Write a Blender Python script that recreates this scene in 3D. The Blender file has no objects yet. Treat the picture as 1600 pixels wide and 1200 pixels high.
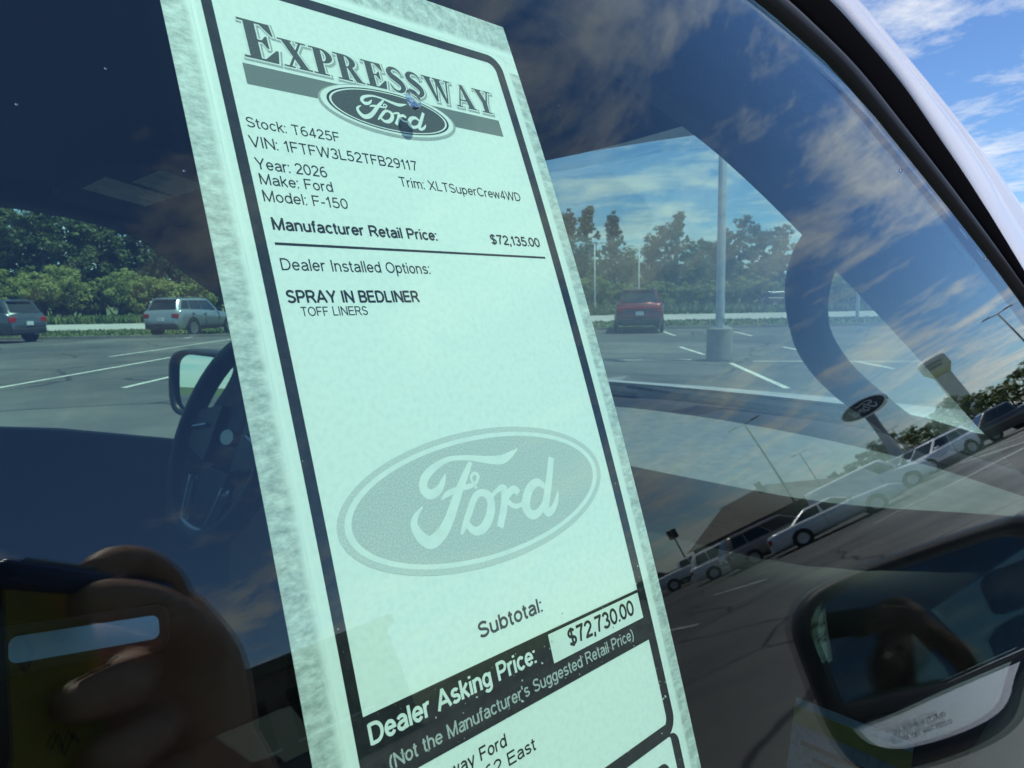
import bpy, bmesh, math, random
from mathutils import Vector, Matrix
R_ = math.radians
rnd = random.Random(7)
sc = bpy.context.scene
COL = sc.collection

# ------------------------------------------------------------------ camera
CAMZ = 1.6
cR = Vector((0.7229, -0.6908, -0.0172)); cU = Vector((0.0949, 0.0746, 0.9927)); cF = Vector((0.6844, 0.7192, -0.1195))
cd = bpy.data.cameras.new('camera'); cam = bpy.data.objects.new('camera', cd); COL.objects.link(cam)
m = Matrix((( cR.x, cU.x, -cF.x), (cR.y, cU.y, -cF.y), (cR.z, cU.z, -cF.z))).to_4x4()
m.translation = (0, 0, CAMZ)
cam.matrix_world = m
cd.sensor_width = 36.0; cd.lens = 1110.0 / 1600 * 36
cd.clip_start = 0.004; cd.clip_end = 5000
cd.dof.use_dof = True; cd.dof.focus_distance = 0.205; cd.dof.aperture_fstop = 60
sc.camera = cam

# ------------------------------------------------------------------ world
SUN_EL, SUN_AZ = 70.0, -64.0          # azimuth measured from +X towards +Y
w = bpy.data.worlds.new('World'); sc.world = w; w.use_nodes = True
nt = w.node_tree; nt.nodes.clear()
def N(t, **kw):
    n = nt.nodes.new(t)
    for k, v in kw.items(): setattr(n, k, v)
    return n
def LK(a, b): nt.links.new(a, b)
out = N('ShaderNodeOutputWorld'); bg = N('ShaderNodeBackground'); bg.inputs[1].default_value = 0.12
sky = N('ShaderNodeTexSky'); sky.sky_type = 'NISHITA'; sky.sun_disc = False
sky.sun_elevation = R_(SUN_EL); sky.sun_rotation = R_(90 - SUN_AZ)
sky.altitude = 200; sky.air_density = 1.0; sky.dust_density = 0.05; sky.ozone_density = 1.0
tc = N('ShaderNodeTexCoord'); sep = N('ShaderNodeSeparateXYZ'); LK(tc.outputs['Generated'], sep.inputs[0])
za = N('ShaderNodeMath', operation='MAXIMUM'); LK(sep.outputs[2], za.inputs[0]); za.inputs[1].default_value = 0.0
zb = N('ShaderNodeMath', operation='ADD'); LK(za.outputs[0], zb.inputs[0]); zb.inputs[1].default_value = 0.10
dv = N('ShaderNodeVectorMath', operation='DIVIDE'); LK(tc.outputs['Generated'], dv.inputs[0])
cb = N('ShaderNodeCombineXYZ'); [LK(zb.outputs[0], cb.inputs[i]) for i in range(3)]; LK(cb.outputs[0], dv.inputs[1])
mp = N('ShaderNodeMapping'); LK(dv.outputs[0], mp.inputs[0]); mp.inputs['Rotation'].default_value = (0, 0, R_(28)); mp.inputs['Scale'].default_value = (1.0, 0.82, 1.0); mp.inputs['Location'].default_value = (9.9, 11.0, 0.0)
n1 = N('ShaderNodeTexNoise'); n1.inputs['Scale'].default_value = 1.9; n1.inputs['Detail'].default_value = 9; n1.inputs['Roughness'].default_value = 0.66; n1.inputs['Distortion'].default_value = 0.25
LK(mp.outputs[0], n1.inputs[0])
rp = N('ShaderNodeValToRGB'); rp.color_ramp.elements[0].position = 0.50; rp.color_ramp.elements[0].color = (0, 0, 0, 1); rp.color_ramp.elements[1].position = 0.69; rp.color_ramp.elements[1].color = (0.85, 0.85, 0.85, 1)
lb = N('ShaderNodeMapRange'); LK(sep.outputs[2], lb.inputs[0]); lb.inputs[1].default_value = 0.0; lb.inputs[2].default_value = 0.22; lb.inputs[3].default_value = 0.09; lb.inputs[4].default_value = 0.0
cs = N('ShaderNodeMath', operation='ADD'); LK(n1.outputs[0], cs.inputs[0]); LK(lb.outputs[0], cs.inputs[1]); LK(cs.outputs[0], rp.inputs[0])
mx = N('ShaderNodeMix', data_type='RGBA'); LK(rp.outputs[0], mx.inputs[0]); tn = N('ShaderNodeMix', data_type='RGBA', blend_type='MULTIPLY'); tn.inputs[0].default_value = 1.0; LK(sky.outputs[0], tn.inputs[6]); tn.inputs[7].default_value = (0.64, 0.87, 1.18, 1); LK(tn.outputs[2], mx.inputs[6]); mx.inputs[7].default_value = (8.0, 8.1, 8.2, 1)
LK(mx.outputs[2], bg.inputs[0]); LK(bg.outputs[0], out.inputs[0])

# ------------------------------------------------------------------ sun
sd = bpy.data.lights.new('sun', 'SUN'); sd.energy = 5.0; sd.angle = R_(0.5); sd.color = (1.0, 0.96, 0.9)
so = bpy.data.objects.new('sun', sd); COL.objects.link(so)
sv = Vector((math.cos(R_(SUN_EL)) * math.cos(R_(SUN_AZ)), math.cos(R_(SUN_EL)) * math.sin(R_(SUN_AZ)), math.sin(R_(SUN_EL))))
so.rotation_euler = sv.to_track_quat('Z', 'Y').to_euler(); so.location = (0, -20, 60)
sc.view_settings.view_transform = 'Standard'; sc.view_settings.look = 'None'; sc.view_settings.gamma = 1; sc.view_settings.exposure = 0.06
sc.render.engine = 'CYCLES'
sc.cycles.max_bounces = 14; sc.cycles.glossy_bounces = 8; sc.cycles.transmission_bounces = 8; sc.cycles.transparent_max_bounces = 40
sc.cycles.use_denoising = True

# ------------------------------------------------------------------ helpers
def mk(name, V, F, mat, parent=None, smooth=False, uv=None, base=None):
    me = bpy.data.meshes.new(name); me.from_pydata([tuple(v) for v in V], [], F)
    if uv:
        l = me.uv_layers.new(name='UVMap')
        for li, lp in enumerate(me.loops): l.data[li].uv = uv[lp.vertex_index]
    if smooth:
        me.polygons.foreach_set('use_smooth', [True] * len(me.polygons))
    me.update()
    o = bpy.data.objects.new(name, me); COL.objects.link(o)
    if mat: me.materials.append(mat)
    if parent: attach(o, parent)
    return o
def attach(o, parent):
    o.parent = parent
    mw = Matrix.Identity(4); p = parent
    while p: mw = p.matrix_basis @ mw if p.parent is None else p.matrix_parent_inverse @ p.matrix_basis @ mw; p = p.parent
    o.matrix_parent_inverse = mw.inverted()
def thing(name, label, cat, loc=(0, 0, 0), group=None):
    o = bpy.data.objects.new(name, None); COL.objects.link(o); o.location = loc; o.empty_display_size = 0.1
    tag(o, label, cat, group); return o
def tag(o, label, cat, group=None):
    o['label'] = label; o['category'] = cat
    if group: o['group'] = group
    return o
def struct(o, kind='structure'): o['kind'] = kind; return o
def copy_tree(o, parent=None):
    c = o.copy(); COL.objects.link(c)
    if parent: c.parent = parent
    for ch in list(o.children): copy_tree(ch, c)
    return c
class MB:
    def __init__(s): s.V = []; s.F = []
    def add(s, V, F):
        k = len(s.V); s.V += [Vector(v) for v in V]; s.F += [tuple(i + k for i in f) for f in F]; return s
    def box(s, a, b):
        x0, y0, z0 = a; x1, y1, z1 = b
        V = [(x0, y0, z0), (x1, y0, z0), (x1, y1, z0), (x0, y1, z0), (x0, y0, z1), (x1, y0, z1), (x1, y1, z1), (x0, y1, z1)]
        return s.add(V, [(0, 3, 2, 1), (4, 5, 6, 7), (0, 1, 5, 4), (1, 2, 6, 5), (2, 3, 7, 6), (3, 0, 4, 7)])
    def loft(s, rows, close_u=False, caps=False):
        n = len(rows[0]); V = [v for r in rows for v in r]; F = []
        for i in range(len(rows) - 1):
            for j in range(n if close_u else n - 1):
                a = i * n + j; b = i * n + (j + 1) % n
                F.append((a, b, b + n, a + n))
        if caps: F.append(tuple(range(n - 1, -1, -1))); F.append(tuple((len(rows) - 1) * n + j for j in range(n)))
        return s.add(V, F)
    def tube(s, pts, rad, seg=10, caps=True, flat=None):
        pts = [Vector(p) for p in pts]; rows = []
        up = Vector((0.13, 0.21, 0.97)).normalized(); prev = None
        for i, p in enumerate(pts):
            t = (pts[min(i + 1, len(pts) - 1)] - pts[max(i - 1, 0)]).normalized()
            if prev is None:
                a = t.cross(up).normalized()
                if a.length < 0.1: a = t.cross(Vector((1, 0, 0))).normalized()
            else: a = (prev - t * prev.dot(t)).normalized()
            prev = a; b = t.cross(a)
            r = rad[i] if isinstance(rad, (list, tuple)) else rad
            rows.append([p + (a * math.cos(2 * math.pi * k / seg) + b * math.sin(2 * math.pi * k / seg) * (flat or 1)) * r for k in range(seg)])
        return s.loft(rows, True, caps)
    def lathe(s, prof, seg=24, c=(0, 0, 0), axis='Z'):
        rows = []
        for r, h in prof:
            row = []
            for k in range(seg):
                a = 2 * math.pi * k / seg; x, y = r * math.cos(a), r * math.sin(a)
                v = (x, y, h) if axis == 'Z' else ((x, h, y) if axis == 'Y' else (h, x, y))
                row.append(Vector(v) + Vector(c))
            rows.append(row)
        return s.loft(rows, True, True)
    def build(s, name, mat, parent=None, smooth=False): return mk(name, s.V, s.F, mat, parent, smooth)
def bevel(o, wd=0.01, seg=2):
    bm = bmesh.new(); bm.from_mesh(o.data)
    bmesh.ops.bevel(bm, geom=bm.edges[:], offset=wd, segments=seg, affect='EDGES', profile=0.5)
    bm.to_mesh(o.data); bm.free(); return o
def recalc(o):
    bm = bmesh.new(); bm.from_mesh(o.data); bmesh.ops.recalc_face_normals(bm, faces=bm.faces); bm.to_mesh(o.data); bm.free(); return o
def interp(T, x):
    if x <= T[0][0]: return T[0][1]
    for (a, b), (c, d) in zip(T, T[1:]):
        if x <= c: return b + (d - b) * (x - a) / (c - a)
    return T[-1][1]
def resample(pts, n):
    pts = [Vector(p) for p in pts]; L = [0.0]
    for a, b in zip(pts, pts[1:]): L.append(L[-1] + (b - a).length)
    o = []
    for i in range(n):
        d = L[-1] * i / (n - 1); k = 0
        while k < len(L) - 2 and L[k + 1] < d: k += 1
        t = (d - L[k]) / max(L[k + 1] - L[k], 1e-9); o.append(pts[k].lerp(pts[k + 1], t))
    return o
def smoothpts(P, sub=4):
    P = [Vector(p) for p in P]; o = []
    for i in range(len(P) - 1):
        p0 = P[max(i - 1, 0)]; p1 = P[i]; p2 = P[i + 1]; p3 = P[min(i + 2, len(P) - 1)]
        for k in range(sub):
            t = k / sub
            o.append(0.5 * ((2 * p1) + (p2 - p0) * t + (2 * p0 - 5 * p1 + 4 * p2 - p3) * t * t + (3 * p1 - p0 - 3 * p2 + p3) * t ** 3))
    o.append(P[-1]); return o

# ------------------------------------------------------------------ materials
def mat(name, col, rough=0.5, metal=0.0, spec=0.5, noise=None, bump=None, coat=0.0):
    """noise=(scale, other colour, lo, hi, coord)"""
    M = bpy.data.materials.new(name); M.use_nodes = True; t = M.node_tree; b = t.nodes['Principled BSDF']
    b.inputs['Base Color'].default_value = (*col, 1); b.inputs['Roughness'].default_value = rough; b.inputs['Metallic'].default_value = metal
    b.inputs['Specular IOR Level'].default_value = spec; b.inputs['Coat Weight'].default_value = coat; b.inputs['Coat Roughness'].default_value = 0.03
    co = t.nodes.new('ShaderNodeTexCoord')
    if noise:
        s, c2, lo, hi, src = noise
        n = t.nodes.new('ShaderNodeTexNoise'); n.inputs['Scale'].default_value = s; n.inputs['Detail'].default_value = 6; n.inputs['Roughness'].default_value = 0.62
        t.links.new(co.outputs[src], n.inputs[0])
        r = t.nodes.new('ShaderNodeValToRGB'); r.color_ramp.elements[0].position = lo; r.color_ramp.elements[1].position = hi
        r.color_ramp.elements[0].color = (*col, 1); r.color_ramp.elements[1].color = (*c2, 1)
        t.links.new(n.outputs[0], r.inputs[0]); t.links.new(r.outputs[0], b.inputs['Base Color'])
    if bump:
        s, st, d = bump
        n = t.nodes.new('ShaderNodeTexNoise'); n.inputs['Scale'].default_value = s; n.inputs['Detail'].default_value = 4
        t.links.new(co.outputs['Object'], n.inputs[0])
        bp = t.nodes.new('ShaderNodeBump'); bp.inputs['Strength'].default_value = st; bp.inputs['Distance'].default_value = d
        t.links.new(n.outputs[0], bp.inputs['Height']); t.links.new(bp.outputs[0], b.inputs['Normal'])
    return M
def glassmat(name, tint, dust=0.0, spec=1.0):
    """one face of a tinted pane: clear transmission plus mirror reflection by Fresnel"""
    M = bpy.data.materials.new(name); M.use_nodes = True; t = M.node_tree; t.nodes.clear(); L = t.links.new
    o = t.nodes.new('ShaderNodeOutputMaterial'); g = t.nodes.new('ShaderNodeNewGeometry')
    d = t.nodes.new('ShaderNodeVectorMath'); d.operation = 'DOT_PRODUCT'; L(g.outputs['Incoming'], d.inputs[0]); L(g.outputs['True Normal'], d.inputs[1])
    a = t.nodes.new('ShaderNodeMath'); a.operation = 'ABSOLUTE'; L(d.outputs['Value'], a.inputs[0])
    s = t.nodes.new('ShaderNodeMath'); s.operation = 'SUBTRACT'; s.inputs[0].default_value = 1; L(a.outputs[0], s.inputs[1])
    p = t.nodes.new('ShaderNodeMath'); p.operation = 'POWER'; L(s.outputs[0], p.inputs[0]); p.inputs[1].default_value = 5
    k = t.nodes.new('ShaderNodeMath'); k.operation = 'MULTIPLY_ADD'; L(p.outputs[0], k.inputs[0]); k.inputs[1].default_value = 0.957 * spec; k.inputs[2].default_value = 0.043 * spec
    tr = t.nodes.new('ShaderNodeBsdfTransparent'); tr.inputs[0].default_value = (*[x ** 0.5 for x in tint], 1)
    gl = t.nodes.new('ShaderNodeBsdfGlossy'); gl.inputs['Roughness'].default_value = 0.0; gl.inputs['Color'].default_value = (1, 1, 1, 1)
    mxx = t.nodes.new('ShaderNodeMixShader'); L(k.outputs[0], mxx.inputs[0]); L(tr.outputs[0], mxx.inputs[1]); L(gl.outputs[0], mxx.inputs[2])
    res = mxx.outputs[0]
    if dust:
        df = t.nodes.new('ShaderNodeBsdfDiffuse'); df.inputs[0].default_value = (0.7, 0.72, 0.7, 1)
        co = t.nodes.new('ShaderNodeTexCoord'); n = t.nodes.new('ShaderNodeTexNoise'); n.inputs['Scale'].default_value = 3.0; n.inputs['Detail'].default_value = 5
        L(co.outputs['Object'], n.inputs[0])
        mm = t.nodes.new('ShaderNodeMath'); mm.operation = 'MULTIPLY'; L(n.outputs[0], mm.inputs[0]); mm.inputs[1].default_value = dust * 2
        m2 = t.nodes.new('ShaderNodeMixShader'); L(mm.outputs[0], m2.inputs[0]); L(res, m2.inputs[1]); L(df.outputs[0], m2.inputs[2]); res = m2.outputs[0]
    L(res, o.inputs[0]); return M

M = {}
M['glass'] = glassmat('tinted_side_glass', (0.75, 0.955, 0.85), 0.0006)
M['wglass'] = glassmat('windshield_glass', (0.84, 0.98, 0.93), 0.024)
M['privacy'] = glassmat('privacy_glass', (0.10, 0.12, 0.12))
M['body'] = mat('pale_grey_paint', (0.66, 0.66, 0.69), 0.35, coat=0.6, noise=(900, (0.60, 0.60, 0.64), 0.4, 0.6, 'Object'))
M['trim'] = mat('black_trim', (0.004, 0.004, 0.005), 0.6, spec=0.0, bump=(900, 0.15, 0.0004))
M['rubber'] = mat('seal_rubber', (0.008, 0.0075, 0.008), 0.55)
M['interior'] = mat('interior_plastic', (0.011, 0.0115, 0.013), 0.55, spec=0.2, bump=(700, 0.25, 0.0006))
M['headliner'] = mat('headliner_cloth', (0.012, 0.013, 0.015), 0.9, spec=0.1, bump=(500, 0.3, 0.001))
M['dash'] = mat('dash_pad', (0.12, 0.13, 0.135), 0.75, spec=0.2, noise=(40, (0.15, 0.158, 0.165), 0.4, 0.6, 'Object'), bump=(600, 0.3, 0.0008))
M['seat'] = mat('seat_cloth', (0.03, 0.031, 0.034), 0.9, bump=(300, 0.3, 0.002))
M['chrome'] = mat('chrome', (0.75, 0.76, 0.78), 0.12, 1.0)
M['satin'] = mat('satin_silver', (0.26, 0.27, 0.29), 0.35, 0.85)
M['mirror'] = mat('mirror_glass', (0.62, 0.68, 0.70), 0.0, 1.0)
M['mirror_plastic'] = mat('mirror_plastic', (0.012, 0.012, 0.013), 0.45, bump=(1200, 0.4, 0.0006))
M['white_label'] = mat('label_paper', (0.55, 0.58, 0.56), 0.7, noise=(60, (0.4, 0.43, 0.42), 0.45, 0.6, 'Object'))
M['asphalt'] = mat('asphalt', (0.085, 0.085, 0.086), 0.9, noise=(0.35, (0.13, 0.127, 0.12), 0.42, 0.66, 'Object'), bump=(60, 0.4, 0.01))
def crack(Mx):
    t = Mx.node_tree; L = t.links.new; b = t.nodes['Principled BSDF']; src = b.inputs['Base Color'].links[0].from_socket
    co = t.nodes.new('ShaderNodeTexCoord'); n = t.nodes.new('ShaderNodeTexNoise'); n.inputs['Scale'].default_value = 0.8; n.inputs['Detail'].default_value = 4; L(co.outputs['Object'], n.inputs[0])
    mv = t.nodes.new('ShaderNodeMix'); mv.data_type = 'VECTOR'; mv.inputs[0].default_value = 0.35; L(co.outputs['Object'], mv.inputs[4]); L(n.outputs[1], mv.inputs[5])
    v = t.nodes.new('ShaderNodeTexVoronoi'); v.feature = 'DISTANCE_TO_EDGE'; v.inputs['Scale'].default_value = 0.32; L(mv.outputs[1], v.inputs[0])
    lt = t.nodes.new('ShaderNodeMath'); lt.operation = 'LESS_THAN'; L(v.outputs[0], lt.inputs[0]); lt.inputs[1].default_value = 0.009
    st = t.nodes.new('ShaderNodeTexNoise'); st.inputs['Scale'].default_value = 0.12; st.inputs['Detail'].default_value = 7; L(co.outputs['Object'], st.inputs[0])
    rp_ = t.nodes.new('ShaderNodeValToRGB'); rp_.color_ramp.elements[0].position = 0.38; rp_.color_ramp.elements[1].position = 0.62; rp_.color_ramp.elements[0].color = (0.60, 0.61, 0.63, 1); rp_.color_ramp.elements[1].color = (1.25, 1.22, 1.16, 1); L(st.outputs[0], rp_.inputs[0])
    m1 = t.nodes.new('ShaderNodeMix'); m1.data_type = 'RGBA'; m1.blend_type = 'MULTIPLY'; m1.inputs[0].default_value = 1; L(src, m1.inputs[6]); L(rp_.outputs[0], m1.inputs[7])
    m2 = t.nodes.new('ShaderNodeMix'); m2.data_type = 'RGBA'; L(lt.outputs[0], m2.inputs[0]); L(m1.outputs[2], m2.inputs[6]); m2.inputs[7].default_value = (0.028, 0.028, 0.03, 1); L(m2.outputs[2], b.inputs['Base Color'])
crack(M['asphalt'])
M['paint_line'] = mat('line_paint', (0.62, 0.62, 0.56), 0.8, noise=(2.5, (0.25, 0.25, 0.23), 0.48, 0.75, 'Object'))
M['concrete'] = mat('concrete', (0.30, 0.28, 0.25), 0.9, noise=(1.6, (0.21, 0.195, 0.17), 0.4, 0.65, 'Object'), bump=(25, 0.4, 0.02))
M['concrete_road'] = mat('pale_road', (0.42, 0.40, 0.37), 0.9, noise=(0.3, (0.34, 0.33, 0.31), 0.4, 0.65, 'Object'))
M['grass_ground'] = mat('grass_ground', (0.07, 0.10, 0.025), 0.95, noise=(0.4, (0.13, 0.15, 0.05), 0.4, 0.65, 'Object'))
M['grass'] = mat('grass_blades', (0.08, 0.13, 0.03), 0.8, noise=(0.7, (0.17, 0.19, 0.06), 0.4, 0.65, 'Object'))
M['galv'] = mat('painted_steel_pole', (0.45, 0.48, 0.50), 0.45, 0.2, noise=(5, (0.38, 0.41, 0.43), 0.4, 0.6, 'Object'))
M['dark_metal'] = mat('dark_bronze_pole', (0.09, 0.085, 0.08), 0.5, 0.2)
M['bark'] = mat('bark', (0.10, 0.08, 0.06), 0.95, noise=(6, (0.05, 0.04, 0.03), 0.4, 0.6, 'Object'))
def leafmat(name, a, b):
    X = mat(name, a, 0.6, noise=(0.9, b, 0.35, 0.65, 'Object')); bb = X.node_tree.nodes['Principled BSDF']
    t = X.node_tree; tr = t.nodes.new('ShaderNodeBsdfTranslucent'); t.links.new(bb.inputs['Base Color'].links[0].from_socket, tr.inputs[0]); ms = t.nodes.new('ShaderNodeMixShader'); ms.inputs[0].default_value = 0.35
    t.links.new(bb.outputs[0], ms.inputs[1]); t.links.new(tr.outputs[0], ms.inputs[2]); t.links.new(ms.outputs[0], t.nodes['Material Output'].inputs[0]); return X
M['leaf_dark'] = leafmat('leaf_dark', (0.070, 0.102, 0.028), (0.130, 0.168, 0.050))
M['leaf_mid'] = leafmat('leaf_mid', (0.100, 0.140, 0.034), (0.175, 0.212, 0.062))
M['leaf_light'] = leafmat('leaf_light', (0.18, 0.215, 0.045), (0.29, 0.31, 0.085))
M['leaf_grey'] = leafmat('leaf_grey', (0.095, 0.115, 0.058), (0.160, 0.178, 0.098))

# ================================================================== GROUND
LA = R_(46); dA = Vector((math.cos(LA), math.sin(LA), 0)); dB = Vector((math.sin(LA), -math.cos(LA), 0))   # across / along the road
def AB(a, b, z=0.0): return dA * a + dB * b + Vector((0, 0, z))
def sheet(name, a0, a1, b0, b1, z, mt, na=1, nb=1):
    V = []; F = []
    for i in range(na + 1):
        for j in range(nb + 1): V.append(AB(a0 + (a1 - a0) * i / na, b0 + (b1 - b0) * j / nb, z))
    for i in range(na):
        for j in range(nb):
            k = i * (nb + 1) + j; F.append((k, k + nb + 1, k + nb + 2, k + 1))
    o = mk(name, V, F, mt); struct(o); return o
sheet('ground', -1500, 1500, -1500, 1500, -0.012, M['grass_ground'])
sheet('parking_lot', -70, 34.5, -110, 75, 0.0, M['asphalt'])
sheet('road', 47, 62, -600, 600, 0.0, M['concrete_road'])
sheet('far_road', 76, 96, 20, 160, 0.0, M['asphalt'])
kb = MB(); 
for i in range(60):
    a = AB(34.5, -110 + i * 3.083); b = AB(34.65, -110 + (i + 1) * 3.083 - 0.02)
    p = [AB(34.5, -110 + i * 3.083, 0), AB(34.65, -110 + i * 3.083, 0), AB(34.65, -110 + (i + 1) * 3.083 - 0.02, 0), AB(34.5, -110 + (i + 1) * 3.083 - 0.02, 0)]
    q = [v + Vector((0, 0, 0.13)) for v in p]; kb.add(p + q, [(4, 5, 6, 7), (0, 1, 5, 4), (1, 2, 6, 5), (2, 3, 7, 6), (3, 0, 4, 7)])
struct(kb.build('kerb', M['concrete']))
lines = []
def line(p, q, wd=0.12):
    p = Vector((p[0], p[1], 0)); q = Vector((q[0], q[1], 0)); d = (q - p).normalized(); s = Vector((-d.y, d.x, 0)) * wd / 2; z = Vector((0, 0, 0.004))
    o = mk('parking_line', [p - s + z, q - s + z, q + s + z, p + s + z], [(0, 1, 2, 3)], M['paint_line']); struct(o); return o
for p, q in (((15.2, 8.5), (11.65, 5.45)), ((17.0, 10.3), (19.2, 12.5)), ((14.0, 11.55), (15.5, 9.75)), ((15.95, 8.35), (19.4, 3.2)), ((16.0, 5.2), (17.2, 6.4)), ((17.6, 6.9), (20.8, 9.9)),
             ((24.4, 16.1), (27.2, 18.6)), ((25.7, 13.5), (28.5, 15.8)), ((2.0, 17.0), (7.5, 22.9)), ((4.0, 15.2), (5.5, 16.8)), ((12.0, 35.0), (15.4, 39.6)), ((9.2, 14.6), (13.6, 11.95)),
             ((22.4, 20.6), (25.0, 23.0)), ((3.0, 22.4), (0.2, 19.6)), ((6.2, 24.8), (14.0, 33.0)),
             ((24.2, -8.2), (33.0, -3.0)), ((36.6, -8.7), (43.0, -15.3)), ((22.0, -9.8), (31.5, -4.1)), ((30.5, -7.2), (38.0, -12.0)), ((13.5, -10.7), (15.0, -13.0)), ((18.0, -11.5), (20.5, -15.2)), ((16.0, -16.0), (19, -20))):
    line(p, q)
# tufts of grass on the verges
def grassmesh(name, regions, n, h0, h1):
    V = []; F = []
    for _ in range(n):
        a0, a1, b0, b1 = rnd.choice(regions)
        c = AB(rnd.uniform(a0, a1), rnd.uniform(b0, b1), -0.012); h = rnd.uniform(h0, h1); s = h * 0.35
        for _k in range(3):
            an = rnd.uniform(0, 6.28); lean = Vector((rnd.gauss(0, 0.3), rnd.gauss(0, 0.3), 1)) * h; d = Vector((math.cos(an), math.sin(an), 0)) * s
            k = len(V); V += [c - d, c + d, c + lean]; F.append((k, k + 1, k + 2))
    o = mk(name, V, F, M['grass']); struct(o, 'stuff'); tag(o, 'mown green grass on the strip between the parking lot and the pale road', 'grass'); return o
grassmesh('grass', [(34.8, 46.8, -45, 60)], 16000, 0.05, 0.14)
g2 = grassmesh('tall_grass', [(62.3, 75, -60, 90), (96.5, 104, 10, 110), (62.3, 80, -70, -5)], 12000, 0.2, 0.75)
tag(g2, 'tall unmown grass and weeds beyond the pale road in front of the trees', 'grass')
# ================================================================== TREES
def tree_proto(name, mt, kind, seed, nleaf=9000):
    r = random.Random(seed); H = {'tall': 12.0, 'round': 9.5, 'shrub': 3.4, 'spire': 13.0}[kind]
    t = bpy.data.objects.new(name, None); COL.objects.link(t)
    tb = MB(); blobs = []
    if kind == 'shrub':
        for k in range(4): tb.tube([(0, 0, 0), (r.gauss(0, 0.2), r.gauss(0, 0.2), 0.6), (r.gauss(0, 0.8), r.gauss(0, 0.8), 1.9)], [0.06, 0.04, 0.015], 5)
        for k in range(9): blobs.append((Vector((r.gauss(0, 1.0), r.gauss(0, 1.0), r.uniform(0.5, 2.5))), r.uniform(0.6, 1.1)))
    else:
        top = H * (0.96 if kind == 'spire' else 0.8)
        tr = [(0, 0, 0), (r.gauss(0, 0.1), r.gauss(0, 0.1), H * 0.3), (r.gauss(0, 0.25), r.gauss(0, 0.25), H * 0.6), (r.gauss(0, 0.3), r.gauss(0, 0.3), top)]
        tb.tube(tr, [0.24, 0.18, 0.12, 0.03], 7)
        nb = 17 if kind != 'spire' else 26
        for k in range(nb):
            f = (k + 0.5) / nb; z = H * (0.10 + 0.86 * f); an = k * 2.4 + r.uniform(-0.5, 0.5)
            if kind == 'round': sp = 3.1 * math.sin(math.pi * min(1, f * 0.85 + 0.18)) ** 0.7
            elif kind == 'tall': sp = 2.2 * (1 - f) ** 0.55 + 0.25
            else: sp = 2.3 * (1 - f) ** 0.8 + 0.15
            sp *= r.uniform(0.55, 1.1); e = Vector((math.cos(an) * sp, math.sin(an) * sp, z + sp * 0.25))
            zs = z - sp * 0.3; tb.tube([(0, 0, max(zs, 0.5)), Vector((0, 0, zs)).lerp(e, 0.5) + Vector((0, 0, 0.1)), e], [0.07, 0.05, 0.015], 5)
            blobs.append((e, r.uniform(0.75, 1.35) * (1.15 if kind == 'round' else 0.9) * (1 if kind != 'spire' else 0.75)))
            if r.random() < 0.6: blobs.append((e * 0.55 + Vector((0, 0, z * 0.45)), r.uniform(0.7, 1.1)))
    tk = tb.build('trunk', M['bark'], None, True); tk.parent = t
    sub = []
    for c, rad in blobs:
        for _ in range(6):
            d = Vector((r.gauss(0, 1), r.gauss(0, 1), r.gauss(0, 0.8))).normalized() * rad * r.uniform(0.5, 1.05); sub.append((c + d, rad * r.uniform(0.28, 0.5)))
    blobs = sub + [(c, rad * 0.7) for c, rad in blobs]
    V = []; F = []
    for _ in range(nleaf):
        c, rad = r.choice(blobs)
        d = Vector((r.gauss(0, 1), r.gauss(0, 1), r.gauss(0, 1))).normalized() * rad * r.random() ** 0.4
        d.z *= 0.75; p = c + d; s = r.uniform(0.06, 0.19) * (0.6 if kind == 'shrub' else 1)
        n = (d.normalized() + Vector((r.gauss(0, 0.5), r.gauss(0, 0.5), 0.5 + r.gauss(0, 0.5)))).normalized()
        a = n.cross(Vector((r.gauss(0, 1), r.gauss(0, 1), r.gauss(0, 1)))).normalized() * s; b = n.cross(a).normalized() * s * r.uniform(0.5, 0.9)
        k = len(V); V += [p - a, p - b * 0.8 + n * s * 0.2, p + a, p + b]; F.append((k, k + 1, k + 2, k + 3))
    cr = mk('crown', V, F, mt); cr.parent = t
    return t
protos = {}
for nm, mt, kind, sd_ in (('tall_a', 'leaf_grey', 'tall', 1), ('tall_b', 'leaf_mid', 'spire', 2), ('round_a', 'leaf_dark', 'round', 3), ('round_b', 'leaf_mid', 'round', 4), ('round_c', 'leaf_dark', 'tall', 5), ('shrub_a', 'leaf_light', 'shrub', 6), ('shrub_b', 'leaf_light', 'shrub', 7), ('spire', 'leaf_grey', 'spire', 8)):
    protos[nm] = tree_proto('tree', M[mt], kind, sd_)
used = set()
def plant(kind, x, y, s, sz, name, label, cat, group):
    p = protos[kind]
    o = p if kind not in used else copy_tree(p); used.add(kind)
    o.name = name; o.location = (x, y, -0.012); o.scale = (s, s, sz); o.rotation_euler = (0, 0, rnd.uniform(0, 6.28)); tag(o, label, cat, group); return o
def pol(az, d): return d * math.cos(R_(az)), d * math.sin(R_(az))
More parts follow.
